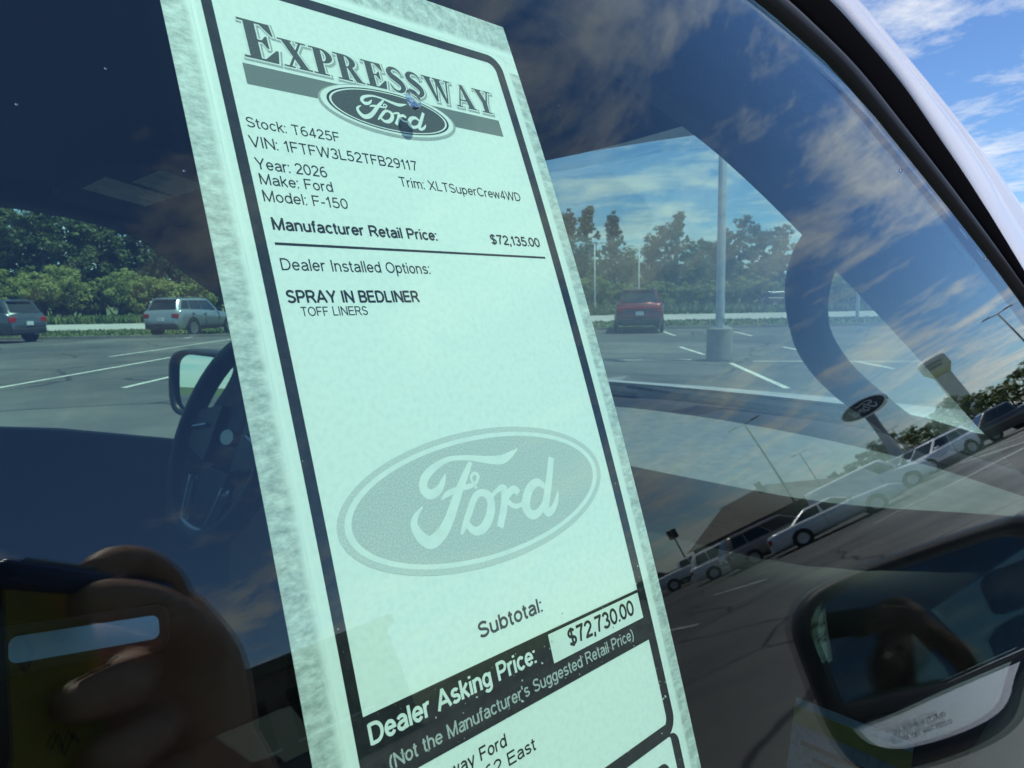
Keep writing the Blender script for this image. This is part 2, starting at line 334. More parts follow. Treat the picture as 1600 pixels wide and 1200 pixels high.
# row beyond the lot seen through the windshield: (azimuth, distance, kind, top elevation deg)
WR = [(43.2, 118, 'tall_a', 6.2), (41.7, 112, 'spire', 6.9), (40.3, 108, 'tall_b', 7.3), (38.3, 112, 'spire', 6.6), (36.9, 118, 'round_b', 4.2), (35.3, 112, 'tall_a', 4.3), (34.2, 110, 'tall_a', 5.0), (33.3, 108, 'tall_b', 6.6), (32.2, 110, 'round_b', 4.6), (31.1, 114, 'round_a', 4.7), (29.6, 112, 'round_c', 5.0), (28.4, 108, 'round_c', 5.9), (27.0, 110, 'round_a', 5.4), (25.7, 111, 'round_c', 5.1), (24.3, 118, 'round_a', 2.9), (22.8, 122, 'round_b', 2.6), (21.0, 126, 'round_a', 2.4), (19.0, 130, 'round_b', 2.2), (37.5, 125, 'round_a', 3.6), (40.9, 126, 'round_a', 4.0), (30.4, 126, 'round_b', 4.4), (44.8, 115, 'round_b', 5.2), (46.5, 118, 'tall_b', 5.8)]
HT = {'tall_a': 11.2, 'tall_b': 13.2, 'round_a': 10.6, 'round_b': 10.6, 'round_c': 12, 'spire': 13.2, 'shrub_a': 3.3, 'shrub_b': 3.3}
LBW = {'tall_a': 'pale grey-green feathery tree in the row beyond the road, seen through the windshield', 'tall_b': 'narrow pointed tree in the row beyond the road, seen through the windshield', 'spire': 'slender grey-green spire tree in the row seen through the windshield', 'round_a': 'dark rounded tree in the row beyond the road, seen through the windshield', 'round_b': 'mid green rounded tree in the row beyond the road, seen through the windshield', 'round_c': 'dark upright tree to the right of the lamp post, seen through the windshield'}
for az, d, k, el in WR:
    x, y = pol(az, d); h = CAMZ + d * math.tan(R_(el)); s = h / HT[k]
    plant(k, x, y, max(s, 0.62) * rnd.uniform(0.95, 1.2), s, 'tree', LBW[k], 'tree', 'trees beyond the road in front of the truck, ' + k.split('_')[0])
az = 17.5; i = 0
while az < 48:
    d = rnd.uniform(127, 136); x, y = pol(az, d); k = ('round_b', 'round_a', 'tall_a')[i % 3]; h = CAMZ + d * math.tan(R_(rnd.uniform(2.3, 3.3))); s = h / HT[k]
    plant(k, x, y, s * 1.5, s, 'tree', 'low hazy tree in the back row behind the tree line seen through the windshield', 'tree', 'back row of trees beyond the road'); az += 1.15; i += 1
# wood behind the driver's window
az = 60.0; i = 0
while az < 92:
    d = rnd.uniform(104, 118); x, y = pol(az, d); k = ('round_a', 'round_c', 'round_b', 'round_a')[i % 4]; h = CAMZ + d * math.tan(R_(rnd.uniform(6.8, 8.5))); s = h / HT[k]
    plant(k, x, y, s * 1.15, s, 'tree', 'tall dark green tree in the wood seen through the driver window', 'tree', 'trees of the wood behind the driver window'); az += 1.15; i += 1
az = 60.3; i = 0
while az < 91:
    d = rnd.uniform(90, 98); x, y = pol(az, d); h = CAMZ + d * math.tan(R_(rnd.uniform(1.7, 3.1))); k = ('shrub_a', 'shrub_b')[i % 2]; s = h / 3.3
    plant(k, x, y, s * 1.0, s, 'shrub', 'light green bushy shrub along the wood edge seen through the driver window', 'shrub', 'shrubs along the wood edge'); az += 1.25; i += 1
az = 18.5; i = 0
while az < 47:
    d = rnd.uniform(103, 106); x, y = pol(az, d); s = rnd.uniform(0.8, 1.5); k = ('shrub_a', 'shrub_b')[i % 2]
    plant(k, x, y, s * 1.1, s, 'shrub', 'low light green shrub under the tree row seen through the windshield', 'shrub', 'shrubs under the tree row'); az += 1.1; i += 1
# trees mirrored in the side window
for az, d, k, el in ((-10.6, 150, 'round_b', 2.9), (-11.9, 150, 'round_a', 2.5), (-13.1, 150, 'round_b', 2.1), (-14.2, 148, 'round_b', 2.3), (-15.3, 150, 'round_a', 2.5), (-16.2, 152, 'round_a', 3.0), (-17.2, 155, 'round_b', 2.4), (-18.2, 156, 'round_a', 1.8), (-19.3, 160, 'round_b', 2.2), (-20.6, 160, 'round_a', 2.4), (-21.7, 165, 'round_b', 2.5), (-22.8, 165, 'round_a', 2.1), (-23.9, 170, 'round_b', 1.7), (-25.2, 175, 'round_a', 1.6), (-26.5, 180, 'round_b', 1.6), (-9.2, 150, 'round_a', 2.9), (-7.8, 150, 'round_b', 2.7)):
    x, y = pol(az, d); h = CAMZ + d * math.tan(R_(el)); s = h / HT[k]
    plant(k, x, y, s * 1.35, s, 'tree', 'dark green tree behind the parked cars, mirrored in the side window', 'tree', 'trees behind the mirrored car row')
for k, p in protos.items():
    if k not in used: 
        for c in list(p.children): bpy.data.objects.remove(c)
        bpy.data.objects.remove(p)
# ================================================================== VEHICLES
M['tyre'] = mat('tyre_rubber', (0.015, 0.015, 0.016), 0.8)
M['rim'] = mat('alloy_rim', (0.45, 0.46, 0.48), 0.3, 0.8)
M['darkrim'] = mat('dark_rim', (0.06, 0.06, 0.065), 0.35, 0.6)
M['cglass'] = mat('car_window', (0.012, 0.016, 0.018), 0.04, spec=0.8)
M['dplastic'] = mat('dark_bumper_plastic', (0.02, 0.02, 0.022), 0.55)
M['tail'] = mat('tail_lamp_red', (0.35, 0.01, 0.012), 0.15, spec=0.7)
M['head'] = mat('head_lamp', (0.75, 0.77, 0.8), 0.1, 0.3)
M['plate'] = mat('licence_plate', (0.6, 0.62, 0.65), 0.5)
def paint(n, c, metal=0.0, rough=0.3): return mat(n, c, rough, metal, coat=1.0)
PT = {'red': paint('red_paint', (0.15, 0.006, 0.012), 0.3), 'silver': paint('silver_paint', (0.26, 0.30, 0.33), 0.4), 'steel': paint('steel_blue_paint', (0.055, 0.068, 0.078), 0.3), 'charcoal': paint('charcoal_paint', (0.028, 0.030, 0.034), 0.3),
      'white': paint('white_paint', (0.84, 0.85, 0.86)), 'beige': paint('beige_paint', (0.33, 0.29, 0.25), 0.4), 'crimson': paint('crimson_paint', (0.30, 0.01, 0.018), 0.2), 'sedan': paint('pale_silver_blue_paint', (0.62, 0.66, 0.69), 0.2), 'black': paint('black_paint', (0.012, 0.012, 0.014))}
SPEC = {
 'suv':    dict(L=5.0, W=1.98, H=1.80, wb=3.0, rw=0.41, zb=0.32, prof=[(-2.5, 0.72), (-2.46, 1.16), (-2.25, 1.27), (-1.2, 1.24), (0.7, 1.15), (1.1, 1.13), (2.1, 1.04), (2.42, 0.88), (2.5, 0.6)], gb=(-2.40, 1.0), gr=(-2.02, 0.15), wr=0.73, panes=3),
 'sedan':  dict(L=5.3, W=1.95, H=1.44, wb=2.9, rw=0.34, zb=0.22, prof=[(-2.65, 0.62), (-2.6, 0.93), (-2.3, 0.99), (-1.5, 1.0), (0.9, 0.98), (2.2, 0.88), (2.55, 0.72), (2.65, 0.5)], gb=(-1.75, 1.1), gr=(-0.95, 0.25), wr=0.60, panes=2),
 'van':    dict(L=5.7, W=2.0, H=2.08, wb=3.45, rw=0.37, zb=0.28, prof=[(-2.85, 0.7), (-2.83, 1.2), (-2.7, 1.24), (1.5, 1.22), (2.0, 1.15), (2.7, 0.98), (2.85, 0.6)], gb=(-2.8, 1.75), gr=(-2.74, 1.0), wr=0.80, panes=-1),
 'minivan':dict(L=5.1, W=1.98, H=1.75, wb=3.03, rw=0.34, zb=0.24, prof=[(-2.55, 0.7), (-2.5, 1.02), (-2.3, 1.07), (1.2, 1.05), (1.7, 1.0), (2.4, 0.82), (2.55, 0.55)], gb=(-2.46, 1.55), gr=(-2.1, 0.55), wr=0.68, panes=3),
 'pickup': dict(L=5.85, W=2.02, H=1.94, wb=3.65, rw=0.41, zb=0.42, prof=[(-2.92, 0.8), (-2.9, 1.32), (-1.1, 1.33), (-1.0, 1.30), (0.9, 1.26), (1.3, 1.26), (2.6, 1.16), (2.88, 1.0), (2.92, 0.7)], gb=(-1.05, 1.2), gr=(-0.85, 0.45), wr=0.70, panes=2)}
def vehicle(name, label, cat, loc, az, pnt, kind, tailbar=False, group=None, rim='rim', scale=1.0):
    S = SPEC[kind]; L, W, H, wb, rw, zb = S['L'], S['W'] / 2, S['H'], S['wb'], S['rw'], S['zb']
    P = PT[pnt]; t = bpy.data.objects.new(name, None); COL.objects.link(t); tag(t, label, cat, group)
    def part(nm, mb, mt, sm=False, par=None):
        o = mb.build(nm, mt, None, sm); o.parent = par or t; return o
    xs = sorted(set([p[0] for p in S['prof']] + [-L / 2 + L * i / 22 for i in range(23)]))
    rows = []
    for x in xs:
        e = 1 - abs(x) / (L / 2); wsc = 1.0 - 0.16 * max(0, 1 - e / 0.16) ** 2
        zt = interp(S['prof'], x); ww = W * wsc; zl = zb + 0.12 * max(0, 1 - e / 0.1)
        half = [(0, zl), (ww * 0.80, zl), (ww * 0.95, zl + 0.06), (ww * 0.985, zl + (zt - zl) * 0.3), (ww, zl + (zt - zl) * 0.58), (ww * 0.985, zt - 0.10), (ww * 0.94, zt - 0.03), (ww * 0.80, zt), (0, zt + 0.025)]
        rows.append([Vector((x, y, z)) for y, z in half] + [Vector((x, -y, z)) for y, z in half[-2:0:-1]])
    mb = MB(); mb.loft(rows, True, True); b = part('body', mb, P, True); recalc(b)
    # greenhouse
    zt = H; (b0, b1), (r0, r1) = S['gb'], S['gr']; wr = S['wr']; wbs = W * 0.86
    def gp(f, t_, side):   # f along 0 rear..1 front, t_ 0 belt..1 roof
        xb = b0 + (b1 - b0) * f; xr = r0 + (r1 - r0) * f; zbelt = interp(S['prof'], xb) - 0.04
        ww = (wbs + (wr - wbs) * t_) * (1 - 0.06 * abs(2 * f - 1) ** 2)
        return Vector((xb + (xr - xb) * t_, side * ww, zbelt + (zt - 0.05 - zbelt) * t_))
    NF = 10; rows = []
    for t_ in (0, 0.5, 0.94):
        rows.append([gp(i / NF, t_, 1) for i in range(NF + 1)] + [gp(1 - i / NF, t_, -1) for i in range(NF + 1)])
    ins = [gp(i / NF, 1.0, 1) for i in range(NF + 1)] + [gp(1 - i / NF, 1.0, -1) for i in range(NF + 1)]
    rows.append([Vector((v.x * 0.99 + 0.01 * (r0 + r1) / 2, v.y * 0.93, zt - 0.035)) for v in ins])
    rows.append([Vector((v.x * 0.86 + 0.14 * (r0 + r1) / 2, v.y * 0.55, zt)) for v in ins])
    mb = MB(); mb.loft(rows, True, False); mb.F.append(tuple(len(mb.V) - len(ins) + i for i in range(len(ins))))
    g = part('cabin', mb, P, True); recalc(g)
    def pane(nm, pts, nrm):
        o = mk(nm, [p + nrm * 0.012 for p in pts] + [p - nrm * 0.01 for p in pts], [(0, 1, 2, 3), (0, 4, 5, 1), (1, 5, 6, 2), (2, 6, 7, 3), (3, 7, 4, 0)], M['cglass']); o.parent = t; recalc(o)
    np_ = S['panes']
    spl = {3: [(0.085, 0.265), (0.285, 0.57), (0.59, 0.955)], 2: [(0.08, 0.47), (0.52, 0.92)], -1: [(0.78, 0.95)]}[np_]
    for side in (1, -1):
        for f0, f1 in spl:
            pane('side_window', [gp(f0, 0.14, side), gp(f1, 0.14, side), gp(f1, 0.90, side), gp(f0, 0.90, side)], Vector((0, side, 0.25)))
    def lerpy(f, t_, k): a = gp(f, t_, 1); c = gp(f, t_, -1); return a.lerp(c, k)
    pane('windshield', [lerpy(1, 0.08, 0.05), lerpy(1, 0.08, 0.95), lerpy(1, 0.92, 0.93), lerpy(1, 0.92, 0.07)], Vector((0.8, 0, 0.5)))
    if kind != 'van' or True: pane('rear_window', [lerpy(0, 0.20, 0.04), lerpy(0, 0.20, 0.96), lerpy(0, 0.86, 0.93), lerpy(0, 0.86, 0.07)], Vector((-0.9, 0, 0.3)))
    # wheels
    for x in (wb / 2 + 0.05, -wb / 2 + 0.05):
        for s in (1, -1):
            ar = MB(); ar.lathe([(0.01, W * 0.93 * s), (rw * 1.16, W * 0.93 * s), (rw * 1.2, (W * 0.995 + 0.006) * s), (0.01, (W * 0.995 + 0.006) * s)], 20, (x, 0, rw * 1.02), 'Y'); part('wheel_arch', ar, M['dplastic'])
            wh = MB(); y0 = W * 0.90 * s; y1 = (W + 0.018) * s
            wh.lathe([(rw * 0.6, y0), (rw * 0.96, y0), (rw, y0 + (y1 - y0) * 0.2), (rw, y1 - (y1 - y0) * 0.2), (rw * 0.95, y1), (rw * 0.68, y1), (rw * 0.66, y1 - 0.02 * s)], 22, (x, 0, rw), 'Y'); wo = part('wheel', wh, M['tyre'], True)
            rm = MB(); rm.lathe([(0.02, y1 - 0.06 * s), (rw * 0.63, y1 - 0.05 * s), (rw * 0.69, y1 + 0.003 * s), (rw * 0.6, y1 - 0.012 * s)], 22, (x, 0, rw), 'Y')
            for k in range(5):
                a = k * 2 * math.pi / 5; d = Vector((math.cos(a), 0, math.sin(a))); q = Vector((x, y1 - 0.02 * s, rw)); n = Vector((-d.z, 0, d.x)) * rw * 0.1
                rm.add([q - n, q + n, q + d * rw * 0.65 + n * 0.8, q + d * rw * 0.65 - n * 0.8, q - n + Vector((0, -0.03 * s, 0)), q + n + Vector((0, -0.03 * s, 0)), q + d * rw * 0.65 + n * 0.8 + Vector((0, -0.03 * s, 0)), q + d * rw * 0.65 - n * 0.8 + Vector((0, -0.03 * s, 0))], [(0, 1, 2, 3), (0, 4, 5, 1), (1, 5, 6, 2), (2, 6, 7, 3), (3, 7, 4, 0)])
            part('rim', rm, M[rim], False, wo)
    if kind in ('suv', 'pickup'):
        for s in (1, -1):
            cl = MB(); cl.box((-wb / 2 + rw * 1.2, min(s * W * 0.9, s * (W + 0.012)), zb - 0.02), (wb / 2 - rw * 1.1, max(s * W * 0.9, s * (W + 0.012)), zb + 0.17)); part('sill_cladding', bevel_mb(cl), M['dplastic'])
    if kind == 'suv':
        sp = MB(); sp.box((r0 - 0.14, -wr * 0.86, H - 0.07), (r0 + 0.25, wr * 0.86, H - 0.015)); part('roof_spoiler', bevel_mb(sp, 0.02), P)
    for s in (1, -1):
        for fx in (0.275, 0.58) if np_ == 3 else ((0.5,) if np_ == 2 else (0.75,)):
            xd = b0 + (b1 - b0) * fx; gpz = interp(S['prof'], xd)
            gl_ = MB(); gl_.box((xd - 0.008, min(s * W * 0.9, s * (W + 0.003)), zb + 0.2), (xd + 0.008, max(s * W * 0.9, s * (W + 0.003)), gpz - 0.1)); part('door_gap', gl_, M['dplastic'])
    zh = interp(S['prof'], L / 2 - 0.1); zr = interp(S['prof'], -L / 2 + 0.12)
    for s in (1, -1):
        hb = MB(); hb.box((L / 2 - 0.26, s * W * 0.62 - 0.2, zh - 0.2), (L / 2 - 0.02, s * W * 0.62 + 0.2, zh - 0.06)); part('headlight', bevel_mb(hb), M['head'])
        tb = MB(); hgt = 0.22 if kind != 'pickup' else 0.4
        tb.box((-L / 2 + 0.01, s * W * 0.75 - 0.15, zr - 0.12 - hgt), (-L / 2 + 0.22, s * W * 0.75 + 0.165, zr - 0.12)); part('taillight', bevel_mb(tb), M['tail'])
        mm = MB(); xm = b1 - 0.35; mm.box((xm - 0.08, s * (W * 0.98) - 0.06, interp(S['prof'], xm) + 0.0), (xm + 0.08, s * (W + 0.17) - 0.06 * 0, interp(S['prof'], xm) + 0.17)) if s > 0 else mm.box((xm - 0.08, -W - 0.17, interp(S['prof'], xm)), (xm + 0.08, -W * 0.98 + 0.06, interp(S['prof'], xm) + 0.17))
        part('door_mirror', bevel_mb(mm, 0.04), P if pnt in ('white', 'sedan') else M['dplastic'])
        if kind in ('suv', 'minivan'):
            rl = MB(); rl.tube([(r0 + 0.15, s * wr * 0.86, H - 0.02), (r0 + 0.3, s * wr * 0.86, H + 0.035), (r1 - 0.3, s * wr * 0.86, H + 0.035), (r1 - 0.15, s * wr * 0.86, H - 0.02)], 0.018, 6); part('roof_rail', rl, M['satin'])
        for fx in ((0.56, 0.30) if np_ != -1 else (0.70,)):
            xd = b0 + (b1 - b0) * fx; dh = MB(); dh.box((xd - 0.10, s * W - 0.02, interp(S['prof'], xd) - 0.18), (xd + 0.10, s * W + 0.03, interp(S['prof'], xd) - 0.145)); part('door_handle', dh, P)
    bp = MB(); bp.box((-L / 2 - 0.03, -W * 0.84, zb + 0.05), (-L / 2 + 0.25, W * 0.84, zb + 0.30)); part('rear_bumper', bevel_mb(bp, 0.05), M['dplastic'] if kind in ('suv',) else (M['chrome'] if kind in ('pickup', 'van') else P))
    bp = MB(); bp.box((L / 2 - 0.25, -W * 0.82, zb + 0.04), (L / 2 + 0.03, W * 0.82, zb + 0.27)); part('front_bumper', bevel_mb(bp, 0.05), M['dplastic'] if kind in ('suv',) else (M['chrome'] if kind == 'pickup' else P))
    gr = MB(); gr.box((L / 2 - 0.12, -W * 0.42, zh - 0.33), (L / 2 + 0.015, W * 0.42, zh - 0.08)); part('grille', bevel_mb(gr, 0.03), M['dplastic'])
    pl = MB(); pl.box((-L / 2 - 0.045, -0.16, zb + 0.42), (-L / 2 + 0.05, 0.16, zb + 0.58)); part('licence_plate', pl, M['plate'])
    if tailbar:
        tb = MB(); tb.box((-L / 2 - 0.012, -W * 0.62, zr - 0.22), (-L / 2 + 0.1, W * 0.62, zr - 0.10)); part('light_bar', bevel_mb(tb), M['tail'])
    t.location = (loc[0], loc[1], 0); t.rotation_euler = (0, 0, R_(az)); t.scale = (scale,) * 3
    return t
def bevel_mb(mb, wd=0.03):
    bm = bmesh.new(); vs = [bm.verts.new(v) for v in mb.V]
    for f in mb.F: bm.faces.new([vs[i] for i in f])
    bmesh.ops.bevel(bm, geom=bm.edges[:], offset=wd, segments=2, affect='EDGES', profile=0.5); bmesh.ops.recalc_face_normals(bm, faces=bm.faces)
    r = MB(); bm.verts.index_update(); r.V = [v.co.copy() for v in bm.verts]; r.F = [tuple(v.index for v in f.verts) for f in bm.faces]; bm.free(); return r
vehicle('parked_car', 'dark red sport utility vehicle parked by the grass, seen from behind through the windshield', 'car', (27.2, 20.0), 38, 'red', 'suv', True, scale=1.06)
vehicle('parked_car', 'dark steel grey sport utility vehicle at the left edge seen through the driver window', 'car', (5.0, 40.6), 124, 'steel', 'suv', scale=1.06, rim='darkrim')
vehicle('parked_car', 'silver sport utility vehicle in front of the shrubs seen through the driver window', 'car', (13.9, 39.0), 36, 'silver', 'suv', scale=1.06)
vehicle('parked_car', 'dark sport utility vehicle half hidden by the driver side windshield pillar', 'car', (17.2, 37.2), 36, 'charcoal', 'suv')
x, y = pol(25.4, 84); vehicle('car', 'small distant dark car on the far road below the trees, beside the grab handle', 'car', (x, y), -44, 'black', 'suv')
# cars mirrored in the side window
x, y = pol(-26.3, 30.4); vehicle('sedan', 'pale silver blue four-door sedan, nearest of the mirrored cars', 'sedan', (x, y), 60, 'sedan', 'sedan')
x, y = pol(-30.9, 34.5); vehicle('minivan', 'beige minivan mirrored just behind the tail of the silver sedan', 'minivan', (x, y), 40, 'beige', 'minivan')
x, y = pol(-33.8, 39.0); vehicle('parked_car', 'white sport utility vehicle with long dark windows, mirrored between pickup and minivan', 'car', (x, y), 55, 'white', 'minivan')
x, y = pol(-37.2, 52.0); vehicle('pickup', 'white pickup mirrored at the left end of the car row beside the sticker', 'pickup truck', (x, y), 50, 'white', 'pickup')
x, y = pol(-23.3, 38.5); vehicle('cargo_van', 'white cargo van mirrored behind the silver sedan', 'van', (x, y), 64, 'white', 'van')
x, y = pol(-18.6, 43.5); vehicle('parked_car', 'white sport utility vehicle mirrored to the right of the oval sign post', 'car', (x, y), 205, 'white', 'suv')
x, y = pol(-16.9, 47.5); vehicle('parked_car', 'crimson car mirrored between white vehicle and dark pickup', 'car', (x, y), 215, 'crimson', 'suv')
x, y = pol(-14.4, 46.0); vehicle('pickup', 'charcoal grey pickup mirrored at the right end of the car row', 'pickup truck', (x, y), 235, 'charcoal', 'pickup', rim='darkrim')
x, y = pol(-11.0, 52.0); vehicle('pickup', 'white pickup mirrored beyond the charcoal pickup near the mirror frame', 'pickup truck', (x, y), 230, 'white', 'pickup')
x, y = pol(-20.6, 46.5); vehicle('parked_car', 'silver sport utility vehicle mirrored behind the base of the oval sign post', 'car', (x, y), 215, 'silver', 'suv')
x, y = pol(-39.8, 58); vehicle('parked_car', 'dark sport utility vehicle mirrored next to the sticker edge', 'car', (x, y), 50, 'charcoal', 'suv')

# ================================================================== LAMP POSTS
def lamp_post(label, az=None, d=None, h=9.0, xy=None, base=True, mt='galv', arms=2, rad=0.085, group=None, twist=0.0, sign=False):
    x, y = xy if xy else pol(az, d)
    t = thing('lamp_post' if not sign else 'sign_post', label, 'lamp post' if not sign else 'sign', (x, y, 0), group)
    z0 = 0
    if base:
        mb = MB(); mb.lathe([(0.30, 0), (0.31, 0.05), (0.31, 0.78), (0.285, 0.81)], 24, (x, y, 0)); mb.build('concrete_base', M['concrete'], t, False); z0 = 0.81
        fl = MB(); fl.box((x - 0.17, y - 0.17, 0.811), (x + 0.17, y + 0.17, 0.845)); fl.build('base_plate', M[mt], t)
        for sx in (-1, 1):
            for sy in (-1, 1):
                bo = MB(); bo.lathe([(0.02, 0.845), (0.02, 0.895)], 6, (x + sx * 0.13, y + sy * 0.13, 0)); bo.build('bolt', M[mt], t)
    mb = MB(); mb.tube([(x, y, z0), (x, y, z0 + 0.3), (x, y, h)], [rad * 1.06, rad, rad * 0.8], 12); mb.build('pole', M[mt], t, True)
    if sign:
        s = MB(); a = R_(az); u = Vector((-math.sin(a), math.cos(a), 0)); v = Vector((math.cos(a), math.sin(a), 0)) * 0.03
        p = [Vector((x, y, h - 1.5)) + u * i * 0.42 + Vector((0, 0, j + 0.6)) for i, j in ((-1, 0), (1, 0), (1, 0.9), (-1, 0.9))]
        s.add([q - v for q in p] + [q + v for q in p], [(0, 1, 2, 3), (7, 6, 5, 4), (0, 4, 5, 1), (1, 5, 6, 2), (2, 6, 7, 3), (3, 7, 4, 0)]); s.build('sign_panel', M['dark_metal'], t); return t
    a = (R_(az) if az is not None else 0) + math.pi / 2 + twist
    for s in ([1, -1][:arms]):
        u = Vector((math.cos(a), math.sin(a), 0)) * s
        ar = MB(); ar.tube([(x, y, h - 0.05), Vector((x, y, h)) + u * 0.45, Vector((x, y, h)) + u * 0.6], 0.04, 6); ar.build('arm', M[mt], t)
        hd = MB(); c0 = Vector((x, y, h + 0.0)); n = Vector((-u.y, u.x, 0)) * 0.17
        V = []
        for k, (q, hz) in enumerate(((0.55, 0.10), (1.25, 0.06))):
            V += [c0 + u * q - n, c0 + u * q + n, c0 + u * q + n + Vector((0, 0, hz)), c0 + u * q - n + Vector((0, 0, hz))]
        hd.add(V, [(0, 1, 2, 3), (4, 7, 6, 5), (0, 4, 5, 1), (1, 5, 6, 2), (2, 6, 7, 3), (3, 7, 4, 0)]); hd.build('lamp_head', M[mt], t)
    return t
lamp_post('pale steel lamp post on a round concrete base, seen through the windshield', h=9, xy=(15.65, 9.06), rad=0.105)
lamp_post('distant thin lamp post left of the red car, seen through the windshield', 39.7, 74, 7.0, base=False, rad=0.09)
lamp_post('distant thin lamp post above the red car, seen through the windshield', 36.25, 78, 6.9, base=False, rad=0.09)
lamp_post('distant lamp post seen through the grab handle opening', 20.5, 46, 7.4, base=False, rad=0.10)
lamp_post('tall twin-headed lamp post mirrored above the silver sedan and the dark roof', -28.35, 52, 9.2, mt='dark_metal')
lamp_post('smaller twin-headed lamp post mirrored above the white cargo van', -26.3, 108, 9.2, mt='dark_metal')
lamp_post('twin-headed lamp post mirrored at the far right beside the black door frame', -10.2, 68, 9.2, mt='dark_metal')
lamp_post('thin lamp post mirrored next to the oval sign post', -20.1, 150, 8.0, mt='dark_metal')
lamp_post('thin lamp post mirrored above the white sport utility vehicle', -33.0, 140, 8.6, mt='dark_metal')
lamp_post('faint short lamp post mirrored left of the thin one above the white vehicle', -34.2, 165, 7.4, mt='dark_metal')
lamp_post('dark square sign on a post mirrored above the white pickup', -37.5, 62, 4.9, base=False, mt='dark_metal', sign=True)

# ================================================================== WATER TOWER
M['tower'] = mat('tower_paint', (0.80, 0.78, 0.73), 0.6, noise=(0.15, (0.70, 0.68, 0.63), 0.4, 0.65, 'Object'))
M['tower_mark'] = mat('tower_lettering', (0.09, 0.10, 0.13), 0.6)
tx, ty = pol(-15.45, 450)
t = thing('water_tower', 'pale water tower with flared tank on a wide fluted column, mirrored in the side window', 'water tower', (tx, ty, 0))
mb = MB(); rows = []
for r, z in ((7.2, 0), (5.6, 6), (4.6, 14), (4.4, 32), (4.5, 36)):
    rows.append([Vector((tx + math.cos(a) * r * (1 + 0.025 * math.cos(20 * a)), ty + math.sin(a) * r * (1 + 0.025 * math.cos(20 * a)), z)) for a in [2 * math.pi * k / 80 for k in range(80)]])
mb.loft(rows, True, False); mb.build('column', M['tower'], t, True)
mb = MB(); mb.lathe([(4.4, 35.8), (6.6, 39.2), (7.7, 40.6), (7.75, 46.6), (7.3, 47.8), (5.5, 48.7), (2.5, 49.2), (0.05, 49.4)], 48, (tx, ty, 0)); mb.build('tank', M['tower'], t, True)
for row, (z0, n_) in enumerate(((44.2, 9), (41.9, 7))):
    for k in range(n_):      # rows of lettering on the tank, too far away to read
        a = math.pi + R_(-15.45) + (k - (n_ - 1) / 2) * 0.14; mb = MB(); hh = 1.6
        pts = [Vector((tx + math.cos(a + q) * 7.8, ty + math.sin(a + q) * 7.8, z)) for q, z in ((-0.035, z0 - hh / 2), (0.035, z0 - hh / 2), (0.035, z0 + hh / 2 - 0.3 * (k % 2)), (-0.035, z0 + hh / 2))]
        mb.add(pts, [(0, 1, 2, 3)]); mb.build('letter_mark', M['tower_mark'], t)

# ================================================================== BUILDINGS
M['roof_dark'] = mat('dark_metal_roof', (0.05, 0.045, 0.042), 0.6, noise=(0.5, (0.07, 0.065, 0.06), 0.4, 0.6, 'Object'))
M['brick'] = mat('brown_facade', (0.16, 0.12, 0.10), 0.85, noise=(1.5, (0.20, 0.15, 0.12), 0.4, 0.6, 'Object'))
M['window_dark'] = mat('building_window', (0.02, 0.025, 0.03), 0.05, spec=0.8)
M['trim_white'] = mat('white_fascia', (0.7, 0.7, 0.68), 0.6)
def building_local(loc, az):
    a = R_(az); ex = Vector((-math.sin(a), math.cos(a), 0)); ey = Vector((math.cos(a), math.sin(a), 0)); o = Vector((loc[0], loc[1], 0))
    return lambda u, v, z: o + ex * u + ey * v + Vector((0, 0, z))      # u to the left as seen from the truck, v away from it
def lbox(mb, f, a, b):
    V = [f(x, y, z) for z in (a[2], b[2]) for x, y in ((a[0], a[1]), (b[0], a[1]), (b[0], b[1]), (a[0], b[1]))]
    return mb.add(V, [(0, 3, 2, 1), (4, 5, 6, 7), (0, 1, 5, 4), (1, 2, 6, 5), (2, 3, 7, 6), (3, 0, 4, 7)])
bx, by = pol(-30.6, 120); f = building_local((bx, by), -30.6)
t = thing('building', 'building with a big dark hipped roof mirrored behind the cars', 'building', (bx, by, 0))
lbox(MB(), f, (-13, 0, 0), (12, 16, 3.0)).build('wall', M['brick'], t)
mb = MB(); e = [f(-14, -1, 2.9), f(13, -1, 2.9), f(13, 17, 2.9), f(-14, 17, 2.9)]; r_ = [f(-6, 8, 8.0), f(2, 8, 8.3)]
mb.add(e + r_, [(0, 1, 5, 4), (1, 2, 5), (2, 3, 4, 5), (3, 0, 4), (0, 3, 2, 1)]); rf = mb.build('roof', M['roof_dark'], t)
lbox(MB(), f, (0.5, 6.5, 7.2), (1.6, 7.6, 9.2)).build('chimney', M['brick'], rf)
for u in (-10, -6, -2, 2, 6, 9.5):
    wdo = lbox(MB(), f, (u - 0.8, -0.06, 1.0), (u + 0.8, 0.1, 2.3)).build('window', M['window_dark'], t); lbox(MB(), f, (u - 0.95, -0.12, 0.9), (u + 0.95, -0.0, 1.0)).build('sill', M['trim_white'], wdo)
bx, by = pol(-84, 32); f = building_local((bx, by), -84)
t = thing('building', 'brown flat-roofed building mirrored low in the window beside the hand', 'building', (bx, by, 0))
lbox(MB(), f, (-26, 0, 0), (14, 18, 5.2)).build('wall', M['brick'], t)
lbox(MB(), f, (-26.3, -0.5, 5.2), (14.3, 18.3, 5.75)).build('roof_edge', M['roof_dark'], t)
for k in range(9):
    u = 10.5 - k * 4.1
    wdo = lbox(MB(), f, (u - 1.6, -0.05, 1.9), (u + 1.6, 0.1, 4.2)).build('window', M['window_dark'], t); lbox(MB(), f, (u - 1.7, -0.14, 1.8), (u + 1.7, -0.0, 1.9)).build('sill', M['trim_white'], wdo)
    lbox(MB(), f, (u - 0.04, -0.09, 1.9), (u + 0.04, -0.051, 4.2)).build('mullion', M['trim_white'], wdo)

